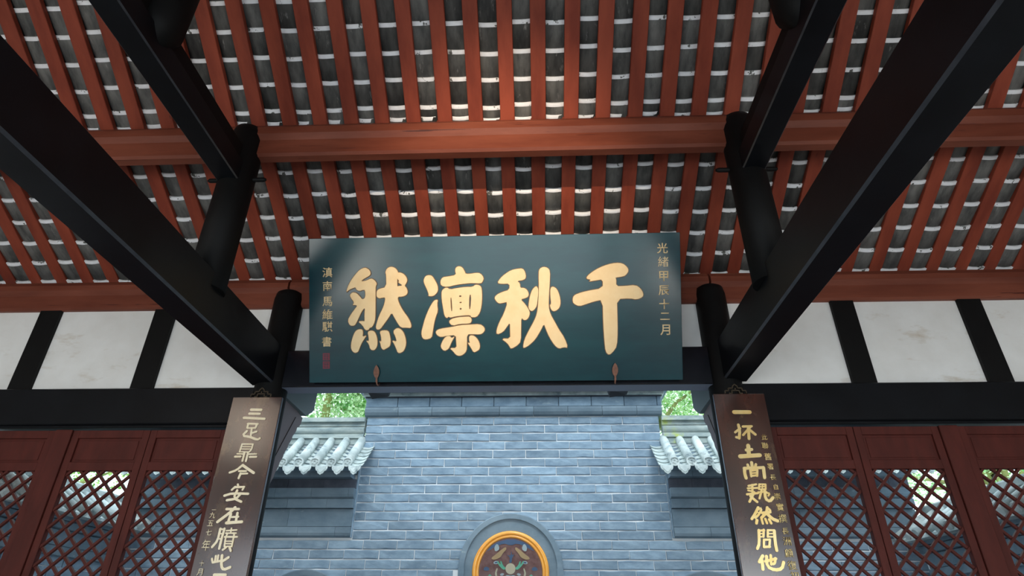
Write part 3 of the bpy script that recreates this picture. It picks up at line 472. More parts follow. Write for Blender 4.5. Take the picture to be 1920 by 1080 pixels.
def smooth(p):
    q = []
    for i in range(len(p)):
        a, b = p[i], p[(i+1) % len(p)]; q += [(a[0]*.75+b[0]*.25, a[1]*.75+b[1]*.25), (a[0]*.25+b[0]*.75, a[1]*.25+b[1]*.75)]
    return q
def ring_mesh(polys, d):
    """thin painted edge that follows each outline"""
    vs, fs = [], []
    for p in polys:
        hole = inside(p[0], polys); g = grow(p, d, hole); n = len(p); k = len(vs)
        for q in (p, g):
            for z in (0, .002): vs += [(x, y, z) for x, y in q]
        for i in range(n):
            j = (i+1) % n
            fs += [(k+n+i, k+n+j, k+3*n+j, k+3*n+i), (k+2*n+i, k+2*n+j, k+3*n+j, k+3*n+i)]
    me = bpy.data.meshes.new('outline'); me.from_pydata(vs, [], fs); me.materials.append(M['goldedge']); return me
def join(meshes, name):
    bm = bmesh.new()
    for me in meshes: bm.from_mesh(me)
    out = bpy.data.meshes.new(name); bm.to_mesh(out); bm.free(); out.materials.append(meshes[0].materials[0])
    for me in meshes: bpy.data.meshes.remove(me)
    return out
def area(p): return sum(p[i][0]*p[(i+1) % len(p)][1]-p[(i+1) % len(p)][0]*p[i][1] for i in range(len(p)))/2
def inside(pt, polys):
    big = max(polys, key=lambda p: abs(area(p))); c = False; x, y = pt
    for big in polys:
        if pt in big: continue
        k = False
        for i in range(len(big)):
            (x0, y0), (x1, y1) = big[i], big[(i+1) % len(big)]
            if (y0 > y) != (y1 > y) and x < (x1-x0)*(y-y0)/(y1-y0)+x0: k = not k
        c = c or k
    return c
def grow(p, d, hole=False):
    """push an outline outward by d (inward for a hole)"""
    sg = (1 if area(p) > 0 else -1)*(-1 if hole else 1); n = len(p); out = []
    for i in range(n):
        a, b, c = Vector(p[i-1]), Vector(p[i]), Vector(p[(i+1) % n])
        e0, e1 = (b-a), (c-b)
        if e0.length < 1e-6: e0 = e1
        if e1.length < 1e-6: e1 = e0
        n0 = Vector((e0.y, -e0.x)).normalized()*sg; n1 = Vector((e1.y, -e1.x)).normalized()*sg
        m = n0+n1
        if m.length < .3: m = n0*1.0
        else: m = m.normalized()*min(1/max(m.normalized().dot(n0), .5), 1.4)
        out.append(tuple(b+m*d))
    return out
def frame_on(parent, me, name, origin, xa, ya, na, **kw):
    """lay a flat mesh (x,y) on a plane with axes xa, ya and normal na"""
    m = Matrix((xa, ya, na)).transposed()
    me.transform(m.to_4x4())
    return place(name, me, Vector(origin)+Vector((0, 0, H0)), parent, **kw)
lab = {'qian': 'rightmost big gold character, a cross under a slanting stroke', 'qiu': 'second big gold character from the right', 'lin': 'third big gold character from the right', 'ran': 'leftmost big gold character, four dots below'}
UX = Vector((1, 0, 0))
for k, polys in CHARS.items():
    sm = [smooth(p) for p in polys]
    solid = [p for p in sm if not inside(p[0], sm)]; holes = [p for p in sm if inside(p[0], sm)]
    mine = lambda p: [q for q in holes if inside(q[0], [p])]
    o = frame_on(plaque, join([curve_mesh([p]+mine(p), .004, 0, M['gold'], 'character') for p in solid], 'character'), 'character', on_plaque(0, 0, .006), UX, PV, PN, label=lab[k])
    frame_on(o, ring_mesh(sm, .0055), 'outline', on_plaque(0, 0, .0022), UX, PV, PN)
def glyph(ch, size, mats, extrude=.003, bold=.006):
    cu = bpy.data.curves.new('glyph', 'FONT'); cu.body = ch; cu.size = 1; cu.offset = 0 if ch in '舊緒' else bold; cu.extrude = 0; cu.resolution_u = 3
    o = bpy.data.objects.new('glyph', cu); C.objects.link(o)
    me = bpy.data.meshes.new_from_object(o.evaluated_get(bpy.context.evaluated_depsgraph_get()))
    bpy.data.objects.remove(o); bpy.data.curves.remove(cu)
    xs = [v.co.x for v in me.vertices]; ys = [v.co.y for v in me.vertices]
    cx, cy = (min(xs)+max(xs))/2, (min(ys)+max(ys))/2; s = size/max(max(xs)-min(xs), max(ys)-min(ys))
    for v in me.vertices: v.co = Vector(((v.co.x-cx)*s, (v.co.y-cy)*s, 0))
    bm = bmesh.new(); bm.from_mesh(me)
    r = bmesh.ops.extrude_face_region(bm, geom=list(bm.faces)); 
    bmesh.ops.translate(bm, verts=[e for e in r['geom'] if isinstance(e, bmesh.types.BMVert)], vec=(0, 0, extrude))
    bmesh.ops.recalc_face_normals(bm, faces=bm.faces); bm.to_mesh(me); bm.free()
    me.materials.clear(); me.materials.append(mats); return me
for ch, u, v, s in PLSMALL:
    frame_on(plaque, glyph(ch, s, M['gold'], .003, .013), 'small_character', on_plaque(u, v, .0005), UX, PV, PN)
for u, v in SEALS:
    o = slab(u-.030, u+.030, v-.031, v+.031, .0002, .002).build('seal', M['seal'], plaque, label='small crimson square seal')
    # carved strokes of the seal
    for a, b, c, d in ((-.022, .022, .018, .021), (-.022, .022, .004, .007), (-.012, -.009, -.024, .018), (.008, .011, -.024, .018), (-.022, .022, -.020, -.017)):
        slab(u+a, u+b, v+c, v+d, .002, .0028).build('seal_stroke', M['teal'], o)
# leaf shaped iron hooks that hold its lower edge
for u, side in ((-.99, 'left'), (1.015, 'right')):
    p = [(0, .062), (.012, .045), (.019, .022), (.019, 0), (.012, -.02), (.006, -.03), (.006, -.06), (-.006, -.06), (-.006, -.03), (-.014, -.02), (-.020, 0), (-.019, .022), (-.011, .045)]
    h = thing('plaque_hook', tuple(on_plaque(u, 0, .03)), f'leaf-shaped rusty iron hook at the lower {side} edge of the teal plaque', 'hook', 'rusty plaque hooks')
    frame_on(h, curve_mesh([[(a*1.25, b*1.2) for a, b in p]], .003, 0, M['rust'], 'leaf_plate'), 'leaf_plate', on_plaque(u, .075, .02), UX, PV, PN)
    MB().tube([on_plaque(u, .02, .018), on_plaque(u, -.015, .012), on_plaque(u+.004, -.03, -.02), on_plaque(u+.004, -.02, -.06)], .006, 8).build('shank', M['rust'], h)
# black flat spotlights under the lintel, outside
for s, x in ((-1, -1.075), (1, 1.085)):
    t = thing('floodlight', (x, 5.2, 1.83), 'small black floodlight under the lintel, by the ' + ('left' if s < 0 else 'right') + ' end of the plaque', 'lamp', 'black floodlights')
    vs = [(x-.11, 5.12, 1.900), (x+.11, 5.12, 1.900), (x-.075, 5.14, 1.862), (x+.09, 5.13, 1.872), (x-.10, 5.30, 1.94), (x+.10, 5.30, 1.94), (x-.07, 5.28, 1.84), (x+.085, 5.28, 1.865)]
    MB().add(vs, [(0, 1, 3, 2), (4, 6, 7, 5), (0, 4, 5, 1), (2, 3, 7, 6), (0, 2, 6, 4), (1, 5, 7, 3)]).build('housing', M['iron'], t)
    MB().box(x-.012, x+.012, 5.06, 5.20, 1.90, 1.925).build('bracket', M['iron'], t)

# ------------------------------------------------------------------ hanging couplet boards
YB = 4.83
def ribbon(pts, w):
    """outline of a brush stroke: polyline with round ends"""
    P = [Vector((p[0], p[1])) for p in pts]; r = w/2; left, right = [], []
    if len(P) > 2:                                    # soften the corners
        Q = [P[0]]
        for i in range(1, len(P)-1): Q += [P[i]*.5+P[i-1]*.25+P[i]*.25, P[i]*.75+P[i+1]*.25]
        P = Q+[P[-1]]
    for i, p in enumerate(P):
        d = (P[min(i+1, len(P)-1)]-P[max(i-1, 0)]).normalized(); n = Vector((-d.y, d.x))
        k = r*(1.0 if i not in (0,) else 1.05)
        left.append(p+n*k); right.append(p-n*k)
    d0 = (P[0]-P[1]).normalized(); d1 = (P[-1]-P[-2]).normalized()
    n0 = Vector((-d0.y, d0.x)); n1 = Vector((-d1.y, d1.x))
    c0 = [P[0]+r*(d0*math.cos(a)+n0*math.sin(a)) for a in (-1.0, -.5, 0, .5, 1.0)]
    c1 = [P[-1]+r*(d1*math.cos(a)+n1*math.sin(a)) for a in (-1.0, -.5, 0, .5, 1.0)]
    return [tuple(q) for q in left+c1[::-1]+right[::-1]+c0[::-1]]
def char_strokes(strokes, th=.004, fat=1.18):
    mb = MB()
    for j, st in enumerate(strokes):
        o = ribbon(st[1:], st[0]*fat); n = len(o); P = st[1:]
        # strip faces: pair left and right outline
        L = (n-10)//2; left = o[:L]; right = o[L+5:2*L+5][::-1]; c1 = o[L:L+5]; c0 = o[2*L+5:]
        lift = .0004*j
        vf = [(x, -th-lift, z) for x, z in o]; vb = [(x, 0, z) for x, z in o]
        idx = list(range(n)); fs = []
        for i in range(L-1): fs.append((i, i+1, 2*L+5-1-(i+1), 2*L+5-1-i))
        fs.append([L-1]+[L+k for k in range(5)]+[L+5]); fs.append([2*L+4]+[2*L+5+k for k in range(5)]+[0])
        mb.add(vf, fs); mb.add(vf+vb, [(i, n+i, n+(i+1) % n, (i+1) % n) for i in range(n)])
    return mb
BO = {}
for s, side, x0, x1 in ((-1, 'left', -2.203, -1.782), (1, 'right', 1.806, 2.216)):
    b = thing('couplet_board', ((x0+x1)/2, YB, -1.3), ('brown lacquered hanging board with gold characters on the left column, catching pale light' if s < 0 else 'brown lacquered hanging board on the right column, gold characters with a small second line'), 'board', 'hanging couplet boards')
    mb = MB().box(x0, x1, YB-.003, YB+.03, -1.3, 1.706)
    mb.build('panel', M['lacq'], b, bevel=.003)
    BO[side] = b
    # bronze fretwork hanger above the board
    cx = -1.972 if s < 0 else 1.992
    h = thing('fretwork_hanger', (cx, 4.835, 1.71), f'small dull bronze fretwork hanger above the {side} hanging board', 'hanger', 'fretwork hangers')
    mb = MB(); y = 4.838
    for a, c, e, g in ((-.085, 1.712, -.085, 1.735), (-.085, 1.735, -.055, 1.735), (-.055, 1.735, -.055, 1.757), (-.055, 1.757, -.02, 1.757), (-.02, 1.757, -.02, 1.772), (-.02, 1.772, 0, 1.79),
                       (0, 1.79, .02, 1.772), (.02, 1.772, .02, 1.757), (.02, 1.757, .055, 1.757), (.055, 1.757, .055, 1.735), (.055, 1.735, .085, 1.735), (.085, 1.735, .085, 1.712),
                       (-.03, 1.712, -.03, 1.737), (-.03, 1.737, .03, 1.737), (.03, 1.737, .03, 1.712), (0, 1.757, 0, 1.737), (-.055, 1.712, -.03, 1.712), (.055, 1.712, .03, 1.712)):
        mb.bar((cx+a, y, c), (cx+e, y, g), .009, .012)
    mb.build('fret', M['bronze'], h)
for k, st in STROKES.items():
    side = 'left' if st[0][1][0] < 0 else 'right'
    mb = char_strokes(st); mb.v = [v+Vector((0, YB-.0028, 0)) for v in mb.v]
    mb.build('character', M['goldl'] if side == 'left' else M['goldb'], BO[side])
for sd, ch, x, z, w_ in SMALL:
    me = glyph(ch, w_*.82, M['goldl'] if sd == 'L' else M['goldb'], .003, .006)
    x0, x1 = (-2.203, -1.782) if sd == 'L' else (1.806, 2.216)
    q = 2*(x-x0)/(x1-x0)-1
    if ch == '年':
        for v in me.vertices: v.co.y *= 1.25
    frame_on(BO['left' if sd == 'L' else 'right'], me, 'small_character', (x, YB-.0065, z), UX, Vector((0, 0, 1)), Vector((0, -1, 0)))

# ------------------------------------------------------------------ courtyard screen wall
cw = thing('wall_courtyard', (0, 8, -1.75), kind='structure', label='grey brick screen wall beyond the opening with a taller middle part')
MB().box(-4.85, 4.95, 8.012, 8.35, -1.75, 2.2).box(-1.95, 1.98, 8.012, 8.35, 2.2, 3.1).build('mortar_bed', M['mortar'], cw)
def brick_variant(seed):
    r = random.Random(seed); mb = MB(); b = .035; bz = .16
    j = lambda a: r.uniform(-a, a)
    back = [(x, .03, z) for x, z in ((-.5, -.5), (.5, -.5), (.5, .5), (-.5, .5))]
    mid = [(x+j(.006), .006+j(.003), z+j(.05)) for x, z in ((-.5, -.5), (-.1, -.5), (.2, -.5), (.5, -.5), (.5, .5), (.15, .5), (-.2, .5), (-.5, .5))]
    fr = [(x*(1-b*.6)+j(.004), j(.004), z*(1-bz)+j(.03)) for x, _, z in mid]
    vs = fr+mid+back; n = 8
    fs = [list(range(8))]+[(i, (i+1) % 8, 8+(i+1) % 8, 8+i) for i in range(8)]
    fs += [(8, 9, 10, 11, 17, 16), (12, 13, 14, 15, 19, 18), (11, 12, 18, 17), (15, 8, 16, 19)]
    return mb.add(vs, fs).mesh('brick', M['brick'])
BR = [brick_variant(i) for i in range(8)]
Rn = random.Random(3)
cnt = 0; rest = MB()
def lay(x0, x1, z, h, L, off, skip, y=8.0, limit=300, mesh_rest=rest):
    global cnt
    cuts = [x0]; x = x0-off+L
    while x < x1-.06:
        if x > x0+.06: cuts.append(x)
        x += L*Rn.uniform(.97, 1.03)
    cuts.append(x1)
    for a, b in zip(cuts, cuts[1:]):
        cx, cz = (a+b)/2, z-h/2
        if skip(cx, cz, a, b): continue
        me = Rn.choice(BR); sc_ = (b-a-.008, 1, h-.015)
        if cnt < limit and cz > .45:
            place('brick', me, (cx, y+Rn.uniform(-.003, .003), cz+H0), cw, scale=sc_); cnt += 1
        else:
            n0 = len(mesh_rest.v); mesh_rest.v += [Vector((cx+v.co.x*sc_[0], y+v.co.y, cz+v.co.z*sc_[2])) for v in me.vertices]
            mesh_rest.f += [[n0+i for i in p.vertices] for p in me.polygons]; mesh_rest.m += [0]*len(me.polygons); mesh_rest.sm += [False]*len(me.polygons)
inarch = lambda cx, cz, R: math.hypot(cx-.018, cz-.655) < R or (abs(cx-.018) < R and cz < .655)
skipm = lambda cx, cz, a, b: inarch(cx, cz, .52) or math.hypot(cx+2.43, cz-.02) < .5 or math.hypot(cx-2.35, cz-.02) < .5
h = .1108; z = 2.524; r = 0
while z > -1.7:
    L = .435; off = (0, .21, .07, .30)[r % 4]
    if z > 1.01+.02: lay(-1.955, 1.985, z, h, L, off, skipm)
    else: lay(-4.80, 4.92, z, h, L, off, skipm)
    z -= h; r += 1
rest.build('lower_bricks', M['brick'], cw, kind='stuff')
for xa, xb in ((-1.972, -1.958), (1.988, 2.004)):
    MB().box(xa, xb, 7.97, 8.012, 1.0, 2.16).build('return_face', M['brick'], cw)
# coping of the middle part: a row of blocks, a rounded course, a thin white lip
x = -1.985; i = 0
while x < 2.03:
    b = min(x+.44, 2.04); MB().box(x+.003, b-.003, 7.955+Rn.uniform(-.003, .003), 8.3, 2.655, 2.787).build('coping_block', M['brick'], cw, bevel=.006); x = b
x = -1.985
while x < 2.03:
    b = min(x+.46, 2.03)
    MB().sweep([(8.3, 2.53), (8.0, 2.53), (7.965, 2.545), (7.945, 2.58), (7.94, 2.62), (7.95, 2.652), (8.3, 2.652)], x+.002, b-.002, 0).build('rounded_course', M['stone'], cw); x = b
MB().box(-2.02, 2.07, 7.90, 8.3, 2.802, 2.842).build('coping_lip', M['rooftile'], cw, bevel=.004)
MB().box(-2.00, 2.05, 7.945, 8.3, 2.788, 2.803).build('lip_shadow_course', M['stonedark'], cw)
MB().box(-2.06, 2.12, 7.80, 8.5, 2.842, 3.1).build('cap', M['stone'], cw)
# corbelled cornice, ridge and barrel tiles of the lower side parts
def cap_run(parent, xa, xb, endside):
    layers = [(.998, 1.118, .055, 'stone', 1), (1.125, 1.330, .04, 'stone', 0), (1.338, 1.445, .085, 'stone', 0), (1.450, 1.575, .11, 'stone', 1), (1.580, 1.690, .075, 'stonedark', 0), (1.695, 1.80, .20, 'stone', 0)]
    for z0, z1, p, mt, rnd in layers:
        L = .50 if z1-z0 < .15 else .78
        x = xa-Rn.uniform(0, .3)
        while x < xb:
            b = x+L*Rn.uniform(.92, 1.08); a = max(x, xa); bb = min(b, xb); x = b
            if bb-a < .06: continue
            if rnd: pr = [(8.25, z0), (8.0-p+.05, z0), (8.0-p+.012, z0+.02), (8.0-p, z0+.05), (8.0-p, z1), (8.25, z1)]
            else: pr = [(8.25, z0), (8.0-p, z0), (8.0-p, z1), (8.25, z1)]
            MB().sweep(pr, a+.0015, bb-.0015, 0).build('cornice_block', M[mt], parent)
    # roof bed under the tiles
    MB().sweep([(7.60, 1.76), (7.60, 1.79), (8.06, 2.17), (8.3, 2.17), (8.3, 1.76)], xa+.02, xb-.02, 0).build('tile_bed', M['stone'], parent)
    # ridge
    MB().box(xa+.01, xb, 7.995, 8.25, 2.16, 2.235).build('ridge_course', M['moss'], parent)
    MB().box(xa+.01, xb, 7.975, 8.27, 2.238, 2.292).build('ridge_course', M['moss'], parent)
    MB().sweep(circ(8.02, 2.345, .055, 16)+[], xa+.01, xb, 0, smooth=True).build('ridge_roll', M['moss'], parent)
    MB().box(xa+.01, xb, 7.99, 8.26, 2.402, 2.455).build('ridge_course', M['moss'], parent)
    MB().box(xa+.01, xb, 7.95, 8.30, 2.458, 2.515).build('ridge_top', M['moss'], parent)
    return
P0, P1 = Vector((0, 7.53, 1.808)), Vector((0, 8.03, 2.225))
def barrel_mesh():
    mb = MB(); mb.tube([P0-P0, (P1-P0)], .055, 14, cap=True); return mb.mesh('barrel_tile', M['rooftile'])
bar_t = barrel_mesh()
def disc_mesh():
    mb = MB(); n = 18
    rings = [(.062, 0), (.062, -.014), (.050, -.016), (.047, -.009), (.036, -.009), (.030, -.015), (.012, -.016), (.009, -.010)]
    vs = []
    for r_, y in rings: vs += [(r_*math.cos(2*math.pi*k/n), y, r_*math.sin(2*math.pi*k/n)) for k in range(n)]
    fs = [(i*n+k, i*n+(k+1) % n, (i+1)*n+(k+1) % n, (i+1)*n+k) for i in range(len(rings)-1) for k in range(n)]+[[(len(rings)-1)*n+k for k in range(n)]]
    mb.add(vs, fs)
    for k in range(5):
        a = 2*math.pi*k/5; mb.bar((.012*math.cos(a), -.013, .012*math.sin(a)), (.040*math.cos(a), -.013, .040*math.sin(a)), .008, .01)
    return mb.mesh('tile_disc', M['rooftile'])
disc_t = disc_mesh()
drip = [(-.085, .012), (-.05, -.004), (0, -.010), (.05, -.004), (.085, .012), (.083, -.035), (.070, -.065), (.050, -.075), (.035, -.105), (.012, -.118), (0, -.128), (-.012, -.118), (-.035, -.105), (-.050, -.075), (-.070, -.065), (-.083, -.035)]
def drip_mesh():
    mb = MB(); n = len(drip); vs = [(p, y, q) for y in (0, -.016) for p, q in drip]
    mb.add(vs, [[i, (i+1) % n, n+(i+1) % n, n+i] for i in range(n)]+[list(range(n))[::-1], list(range(n, 2*n))])
    ins = [(p*.72, q*.72-.012) for p, q in drip]; vs = [(p, y, q) for y in (-.016, -.021) for p, q in ins]
    mb.add(vs, [[i, (i+1) % n, n+(i+1) % n, n+i] for i in range(n)]+[list(range(n, 2*n))])
    return mb.mesh('drip_tile', M['rooftile'])
drip_t = drip_mesh()
def pan_mesh():
    mb = MB(); seg = 4; w_ = .085
    vs = []
    for j in (0, 1):
        for tt in (0, .012):
            for k in range(seg+1):
                x = -w_+2*w_*k/seg; vs.append((x, j*.11, -.022*(1-(x/w_)**2)+tt+(.018 if j == 0 else 0)))
    n = seg+1
    fs = [(k, k+1, 2*n+k+1, 2*n+k) for k in range(seg)]+[(n+k, 3*n+k, 3*n+k+1, n+k+1) for k in range(seg)]+[(k, n+k, n+k+1, k+1) for k in range(seg)]
    return mb.add(vs, fs).mesh('pan_tile', M['rooftile'])
pan_t = pan_mesh()
slope = math.atan2(P1.z-P0.z, P1.y-P0.y)
def tiled_eave(parent, xs, x_lo, x_hi):
    for x in xs:
        b = place('barrel_tile', bar_t, (x, P0.y, P0.z+H0), parent)
        place('tile_disc', disc_t, (x, P0.y-.012, P0.z+H0), b, rot=(-.15, 0, 0))
    for x in [q+.1025 for q in xs]+[min(xs)-.1025]:
        if not (x_lo < x < x_hi): continue
        place('drip_tile', drip_t, (x, P0.y-.022, P0.z-.048+H0), parent, rot=(-.2, 0, 0), scale=(.90, 1, .92))
        for k in range(6):
            place('pan_tile', pan_t, (x, P0.y+.01+.082*k, P0.z-.060+.065*k+H0), parent, rot=(slope, 0, 0))
cl = tag(thing('wall_cap', (-3.3, 8, 1), kind='structure'), 'tiled cap and corbelled courses left of the taller brick part')
cap_run(cl, -4.80, -1.972, 1)
tiled_eave(cl, [-1.99-.205*k for k in range(14)], -4.85, -1.85)
cr_ = tag(thing('wall_cap', (3.4, 8, 1), kind='structure'), 'mossy tiled cap and corbelled courses right of the taller brick part')
cap_run(cr_, 2.005, 4.94, -1)
tiled_eave(cr_, [2.015+.205*k for k in range(15)], 1.85, 5.0)

# arched niches
def arch_ring(parent, cx, cz, r0, r1, y0, y1, name, mt, a0=-.35, n=30, legs=True, seg=1):
    pts = []
    prof = [(r1, y1), (r1, y0+.012), (r1-.012, y0), (r0+.006, y0), (r0, y0+.008), (r0, y1)]
    mb = MB(); vs = []; N_ = n+1
    for i in range(N_):
        a = math.pi*i/n
        for r_, y in prof: vs.append((cx+r_*math.cos(a), y, cz+r_*math.sin(a)))
    m_ = len(prof)
    fs = [(i*m_+k, i*m_+(k+1) % m_, (i+1)*m_+(k+1) % m_, (i+1)*m_+k) for i in range(n) for k in range(m_)]
    mb.add(vs, fs, 0)
    if legs:
        for s in (-1, 1):
            a, b = sorted((cx+s*r0, cx+s*r1)); mb.box(a, b, y0, y1, cz-1.2, cz)
    return mb.build(name, mt, parent)
def disc_plate(cx, cz, r_, y0, y1, n=48, legs=0):
    o = [(cx+r_*math.cos(2*math.pi*k/n), cz+r_*math.sin(2*math.pi*k/n)) for k in range(n)] if not legs else [(cx+r_*math.cos(math.pi*k/n), cz+r_*math.sin(math.pi*k/n)) for k in range(n+1)]+[(cx-r_, cz-legs), (cx+r_, cz-legs)]
    mb = MB(); m_ = len(o); vs = [(p, y, q) for y in (y0, y1) for p, q in o]
    return mb.add(vs, [[i, (i+1) % m_, m_+(i+1) % m_, m_+i] for i in range(m_)]+[list(range(m_)), list(range(m_, 2*m_))])
AX, AZ = .018, .655
niche = thing('arched_niche', (AX, 8, -.6), 'round-arched plaster niche in the brick wall holding an orange-rimmed painted roundel', 'niche')
disc_plate(AX, AZ, .60, 7.975, 8.02, legs=1.2).build('plaster_field', M['stone'], niche)
arch_ring(niche, AX, AZ, .555, .627, 7.945, 8.02, 'archivolt', M['stone'])
rd = thing('roundel', (AX, 7.95, .17), 'round painted relief behind glass in a double orange glazed rim', 'relief')
CZ, Rr = .615, .462
def torus(cx, cz, R_, r_, y, n=56, m_=10):
    mb = MB(); vs = []
    for i in range(n):
        a = 2*math.pi*i/n
        for k in range(m_):
            b = 2*math.pi*k/m_; rr = R_+r_*math.cos(b); vs.append((cx+rr*math.cos(a), y+r_*math.sin(b), cz+rr*math.sin(a)))
    return mb.add(vs, [(i*m_+k, i*m_+(k+1) % m_, ((i+1) % n)*m_+(k+1) % m_, ((i+1) % n)*m_+k) for i in range(n) for k in range(m_)], 0, True)
torus(AX, CZ, .435, .027, 7.965).build('outer_rim', M['orange'], rd)
torus(AX, CZ, .398, .021, 7.972).build('inner_rim', M['orange'], rd)
disc_plate(AX, CZ, .39, 7.966, 7.974).build('painted_field', M['maroon'], rd)
def blob(pts, y0, y1, mt, name):
    pts = smooth(pts); m_ = len(pts); mb = MB(); vs = [(AX+p, y, CZ+q) for y in (y0, y1) for p, q in pts]
    cu = curve_mesh([pts], (y1-y0)/2, 0, M[mt], name); frame_on(rd, cu, name, (AX, y0, CZ), UX, Vector((0, 0, 1)), Vector((0, -1, 0)))
def E(cx, cy, a, b, n=10): return [(cx+a*math.cos(2*math.pi*k/n), cy+b*math.sin(2*math.pi*k/n)) for k in range(n)]
blob([(-.30, .22), (-.2, .32), (0, .375), (.2, .32), (.30, .22), (.2, .27), (.08, .32), (0, .29), (-.08, .32), (-.2, .27)], 7.962, 7.966, 'oblue', 'sky_band')
for s in (-1, 1):
    blob([(s*.06, .28), (s*.12, .24), (s*.17, .20), (s*.24, .15), (s*.20, .13), (s*.12, .16), (s*.10, .20), (s*.05, .25)], 7.960, 7.966, 'otan', 'cloud')
    blob([(s*.16, .32), (s*.13, .25), (s*.19, .22), (s*.20, .28)], 7.961, 7.966, 'opale', 'cloud')
    blob([(s*.05, .04), (s*.09, .07), (s*.11, .12), (s*.125, .12), (s*.115, .07), (s*.155, .13), (s*.16, .10), (s*.12, .05), (s*.08, .02)], 7.958, 7.966, 'ogreen', 'antler')
    blob([(s*.14, .11), (s*.18, .125), (s*.21, .10), (s*.19, .085), (s*.15, .09)], 7.960, 7.966, 'opale', 'cloud')
    blob([(s*.145, .104), (s*.175, .115), (s*.195, .10), (s*.18, .092)], 7.957, 7.961, 'oblue', 'cloud_heart')
    blob([(s*.26, .05), (s*.30, .06), (s*.33, .03), (s*.30, .01), (s*.25, .02)], 7.960, 7.966, 'oblue', 'cloud')
    blob([(s*.07, -.02), (s*.10, -.01), (s*.13, -.03), (s*.10, -.045)], 7.960, 7.966, 'opale', 'cloud')
    blob([(s*.24, -.02), (s*.20, -.08), (s*.16, -.16), (s*.20, -.17), (s*.25, -.10), (s*.27, -.04)], 7.958, 7.966, 'ogreen', 'mane')
    blob([(s*.15, .04), (s*.17, -.02), (s*.13, -.08), (s*.15, -.09), (s*.19, -.03), (s*.17, .04)], 7.959, 7.966, 'ocream', 'whisker')
blob(E(0, .035, .062, .062), 7.952, 7.966, 'ocream', 'pearl')
blob([(-.03, .03), (-.015, .065), (.02, .07), (.03, .04), (.012, .02), (.005, .035), (.01, .05), (-.01, .045)], 7.949, 7.953, 'oblue', 'pearl_swirl')
blob([(-.02, .10), (-.005, .16), (-.05, .19), (0, .175), (.01, .24), (.015, .18), (.05, .20), (.015, .15), (.015, .10)], 7.958, 7.966, 'oblue', 'flame')
blob([(-.07, -.05), (-.04, -.03), (0, -.04), (.04, -.03), (.07, -.05), (.04, -.085), (0, -.07), (-.04, -.085)], 7.957, 7.966, 'opale', 'cloud')
blob([(-.10, -.10), (0, -.08), (.10, -.10), (.13, -.22), (.05, -.30), (-.05, -.30), (-.13, -.22)], 7.960, 7.966, 'otan', 'lower_motif')
disc_plate(AX, CZ, .385, 7.940, 7.944, legs=0).build('glass_pane', M['glass'], rd)
for s, cx in ((-1, -2.45), (1, 2.33)):
    nn = thing('arched_niche', (cx, 8, -1.2), 'top of a low round-arched niche in the brick wall, at the ' + ('left' if s < 0 else 'right'), 'niche')
    disc_plate(cx, .0, .60, 7.975, 8.02, legs=1.2).build('plaster_field', M['stone'], nn)
    arch_ring(nn, cx, .0, .56, .636, 7.945, 8.02, 'archivolt', M['stone'])

# side courtyard walls, lower, running towards the hall
for s, x in ((-1, -4.80), (1, 4.93)):
    sw = thing('wall_side_' + ('left' if s < 0 else 'right'), (x, 6.8, -1.75), kind='structure', label='lower grey brick wall closing the courtyard on the ' + ('left' if s < 0 else 'right'))
    zt = 1.32 if s > 0 else 1.42
    a, b = sorted((x+s*.012, x+s*.30)); MB().box(a, b, 5.7, 8.0, -1.75, zt-.35).build('mortar_bed', M['mortar'], sw)
    rb = MB(); z = zt-.75; r = 0
    while z > -.8:
        y = 5.7-(.2 if r % 2 else 0)
        while y < 7.98:
            b_ = min(y+.43, 7.98); a_ = max(y, 5.7); y += .435
            if b_-a_ < .05: continue
            q0, q1 = sorted((x-s*.003, x+s*.02)); rb.box(q0, q1, a_+.004, b_-.004, z-.100, z)
        z -= h; r += 1
    rb.build('side_bricks', M['brick'], sw, kind='stuff')
    for z0, z1, p in ((zt-.75, zt-.66, .05), (zt-.655, zt-.50, .03), (zt-.495, zt-.42, .09), (zt-.415, zt-.33, .12)):
        a, b = sorted((x-s*p, x+s*.3)); MB().box(a, b, 5.7, 7.95, z0, z1).build('cornice_course', M['stone'], sw, bevel=.005)
    a, b = sorted((x-s*.34, x+s*.15))
    mb = MB()
    for k in range(11):
        y = 5.80+.205*k
        mb.tube([(x-s*.36, y, zt-.34), (x+s*.10, y, zt-.06)], .052, 10)
    mb.build('barrel_tiles', M['rooftile'], sw, kind='stuff')
    vs = [(x-s*.33, y, zt-.36) for y in (5.7, 7.9)]+[(x+s*.14, y, zt-.08) for y in (5.7, 7.9)]+[(x-s*.33, y, zt-.39) for y in (5.7, 7.9)]+[(x+s*.14, y, zt-.36) for y in (5.7, 7.9)]
    MB().add(vs, [(0, 1, 3, 2), (4, 6, 7, 5), (0, 4, 5, 1), (2, 3, 7, 6), (0, 2, 6, 4), (1, 5, 7, 3)]).build('tile_bed', M['rooftile'], sw)
    a, b = sorted((x+s*.02, x+s*.26)); MB().sweep(rect(a, b, zt-.09, zt+.02, .02), 5.7, 7.9, 1).build('ridge', M['rooftile'], sw)

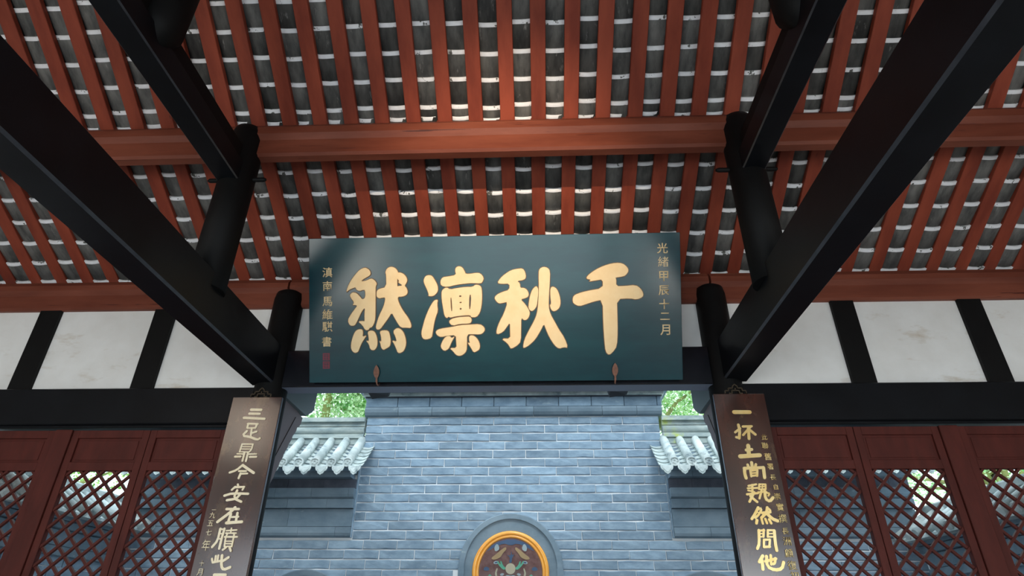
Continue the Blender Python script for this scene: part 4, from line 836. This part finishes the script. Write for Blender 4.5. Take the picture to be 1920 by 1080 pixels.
# ------------------------------------------------------------------ trees beyond the walls
def tree(x, y, htop, rad, lf, label, seed, nleaf=5000, trunk=.14, zc=None):
    r = random.Random(seed); zc = zc if zc is not None else htop-rad*.8
    t = thing('tree', (x, y, -1.8), label, 'tree', 'trees behind the courtyard wall')
    mb = MB().tube([(x, y, -1.8), (x+r.uniform(-.1, .1), y, .5), (x+r.uniform(-.2, .2), y, zc), (x, y, htop-.4)], [trunk, trunk*.85, trunk*.6, trunk*.2], 10)
    cl = []
    for k in range(26):
        a, b = r.uniform(0, 6.283), r.uniform(-.6, 1.2); rr = rad*r.uniform(.35, .95)
        p = Vector((x+rr*math.cos(a)*math.cos(b), y+rr*math.sin(a)*math.cos(b)*.8, zc+rr*math.sin(b)*1.0)); cl.append(p)
        if k % 2: mb.tube([(x, y, zc-rad*.4+r.uniform(0, .8)), tuple((p+Vector((x, y, zc-.3)))/2), tuple(p)], [.05, .03, .01], 6, cap=False)
    mb.build('trunk', M['bark'], t)
    fb = MB()
    for k in range(nleaf):
        c = r.choice(cl); p = c+Vector((r.gauss(0, .26), r.gauss(0, .26), r.gauss(0, .22)))*rad/1.5
        d = Vector((r.uniform(-1, 1), r.uniform(-1, 1), r.uniform(-.9, .5))).normalized(); n_ = d.orthogonal().normalized(); n_.rotate(Matrix.Rotation(r.uniform(0, 6.28), 3, d))
        L = r.uniform(.05, .095); w_ = L*.28
        i0 = len(fb.v); fb.v += [p, p+d*L*.5+n_*w_, p+d*L, p+d*L*.5-n_*w_]; fb.f.append([i0, i0+1, i0+2, i0+3]); fb.m.append(0); fb.sm.append(False)
    o = Vector((x, y, zc)); me = bpy.data.meshes.new('foliage'); me.from_pydata([tuple(p-o) for p in fb.v], [], fb.f); me.materials.append(M[lf])
    place('foliage', me, o+Vector((0, 0, H0)), t)
tree(-2.6, 10.6, 4.9, 1.5, 'leaf2', 'pale green tree filling the gap left of the taller brick part', 11, 16000)
tree(-3.27, 9.9, 5.6, 1.3, 'leaf', 'tree with a mossy yellow-green trunk in the left gap', 12, 7000, .10, 4.3)
tree(2.35, 10.6, 4.9, 1.7, 'leaf2', 'pale green tree filling the gap right of the taller brick part', 13, 19000, .09)
tree(4.4, 11.4, 5.0, 1.6, 'leaf', 'bushy green tree further right behind the mossy wall cap', 14, 5000)
tree(-5.3, 11.0, 4.2, 1.7, 'leaf', 'bushy green tree behind the left end of the wall', 15, 5000)
tree(-7.4, 9.3, 3.3, 1.7, 'leaf', 'yellow-green tree seen through the left lattice doors', 16, 5000)
tree(7.2, 9.6, 3.6, 1.8, 'leaf2', 'pale green tree seen through the right lattice doors', 17, 6000)
tree(-9.3, 7.6, 3.4, 1.8, 'leaf2', 'tree beyond the side wall at the far left', 18, 4000)
tree(9.4, 8.0, 3.4, 1.8, 'leaf', 'tree beyond the side wall at the far right', 19, 4000)
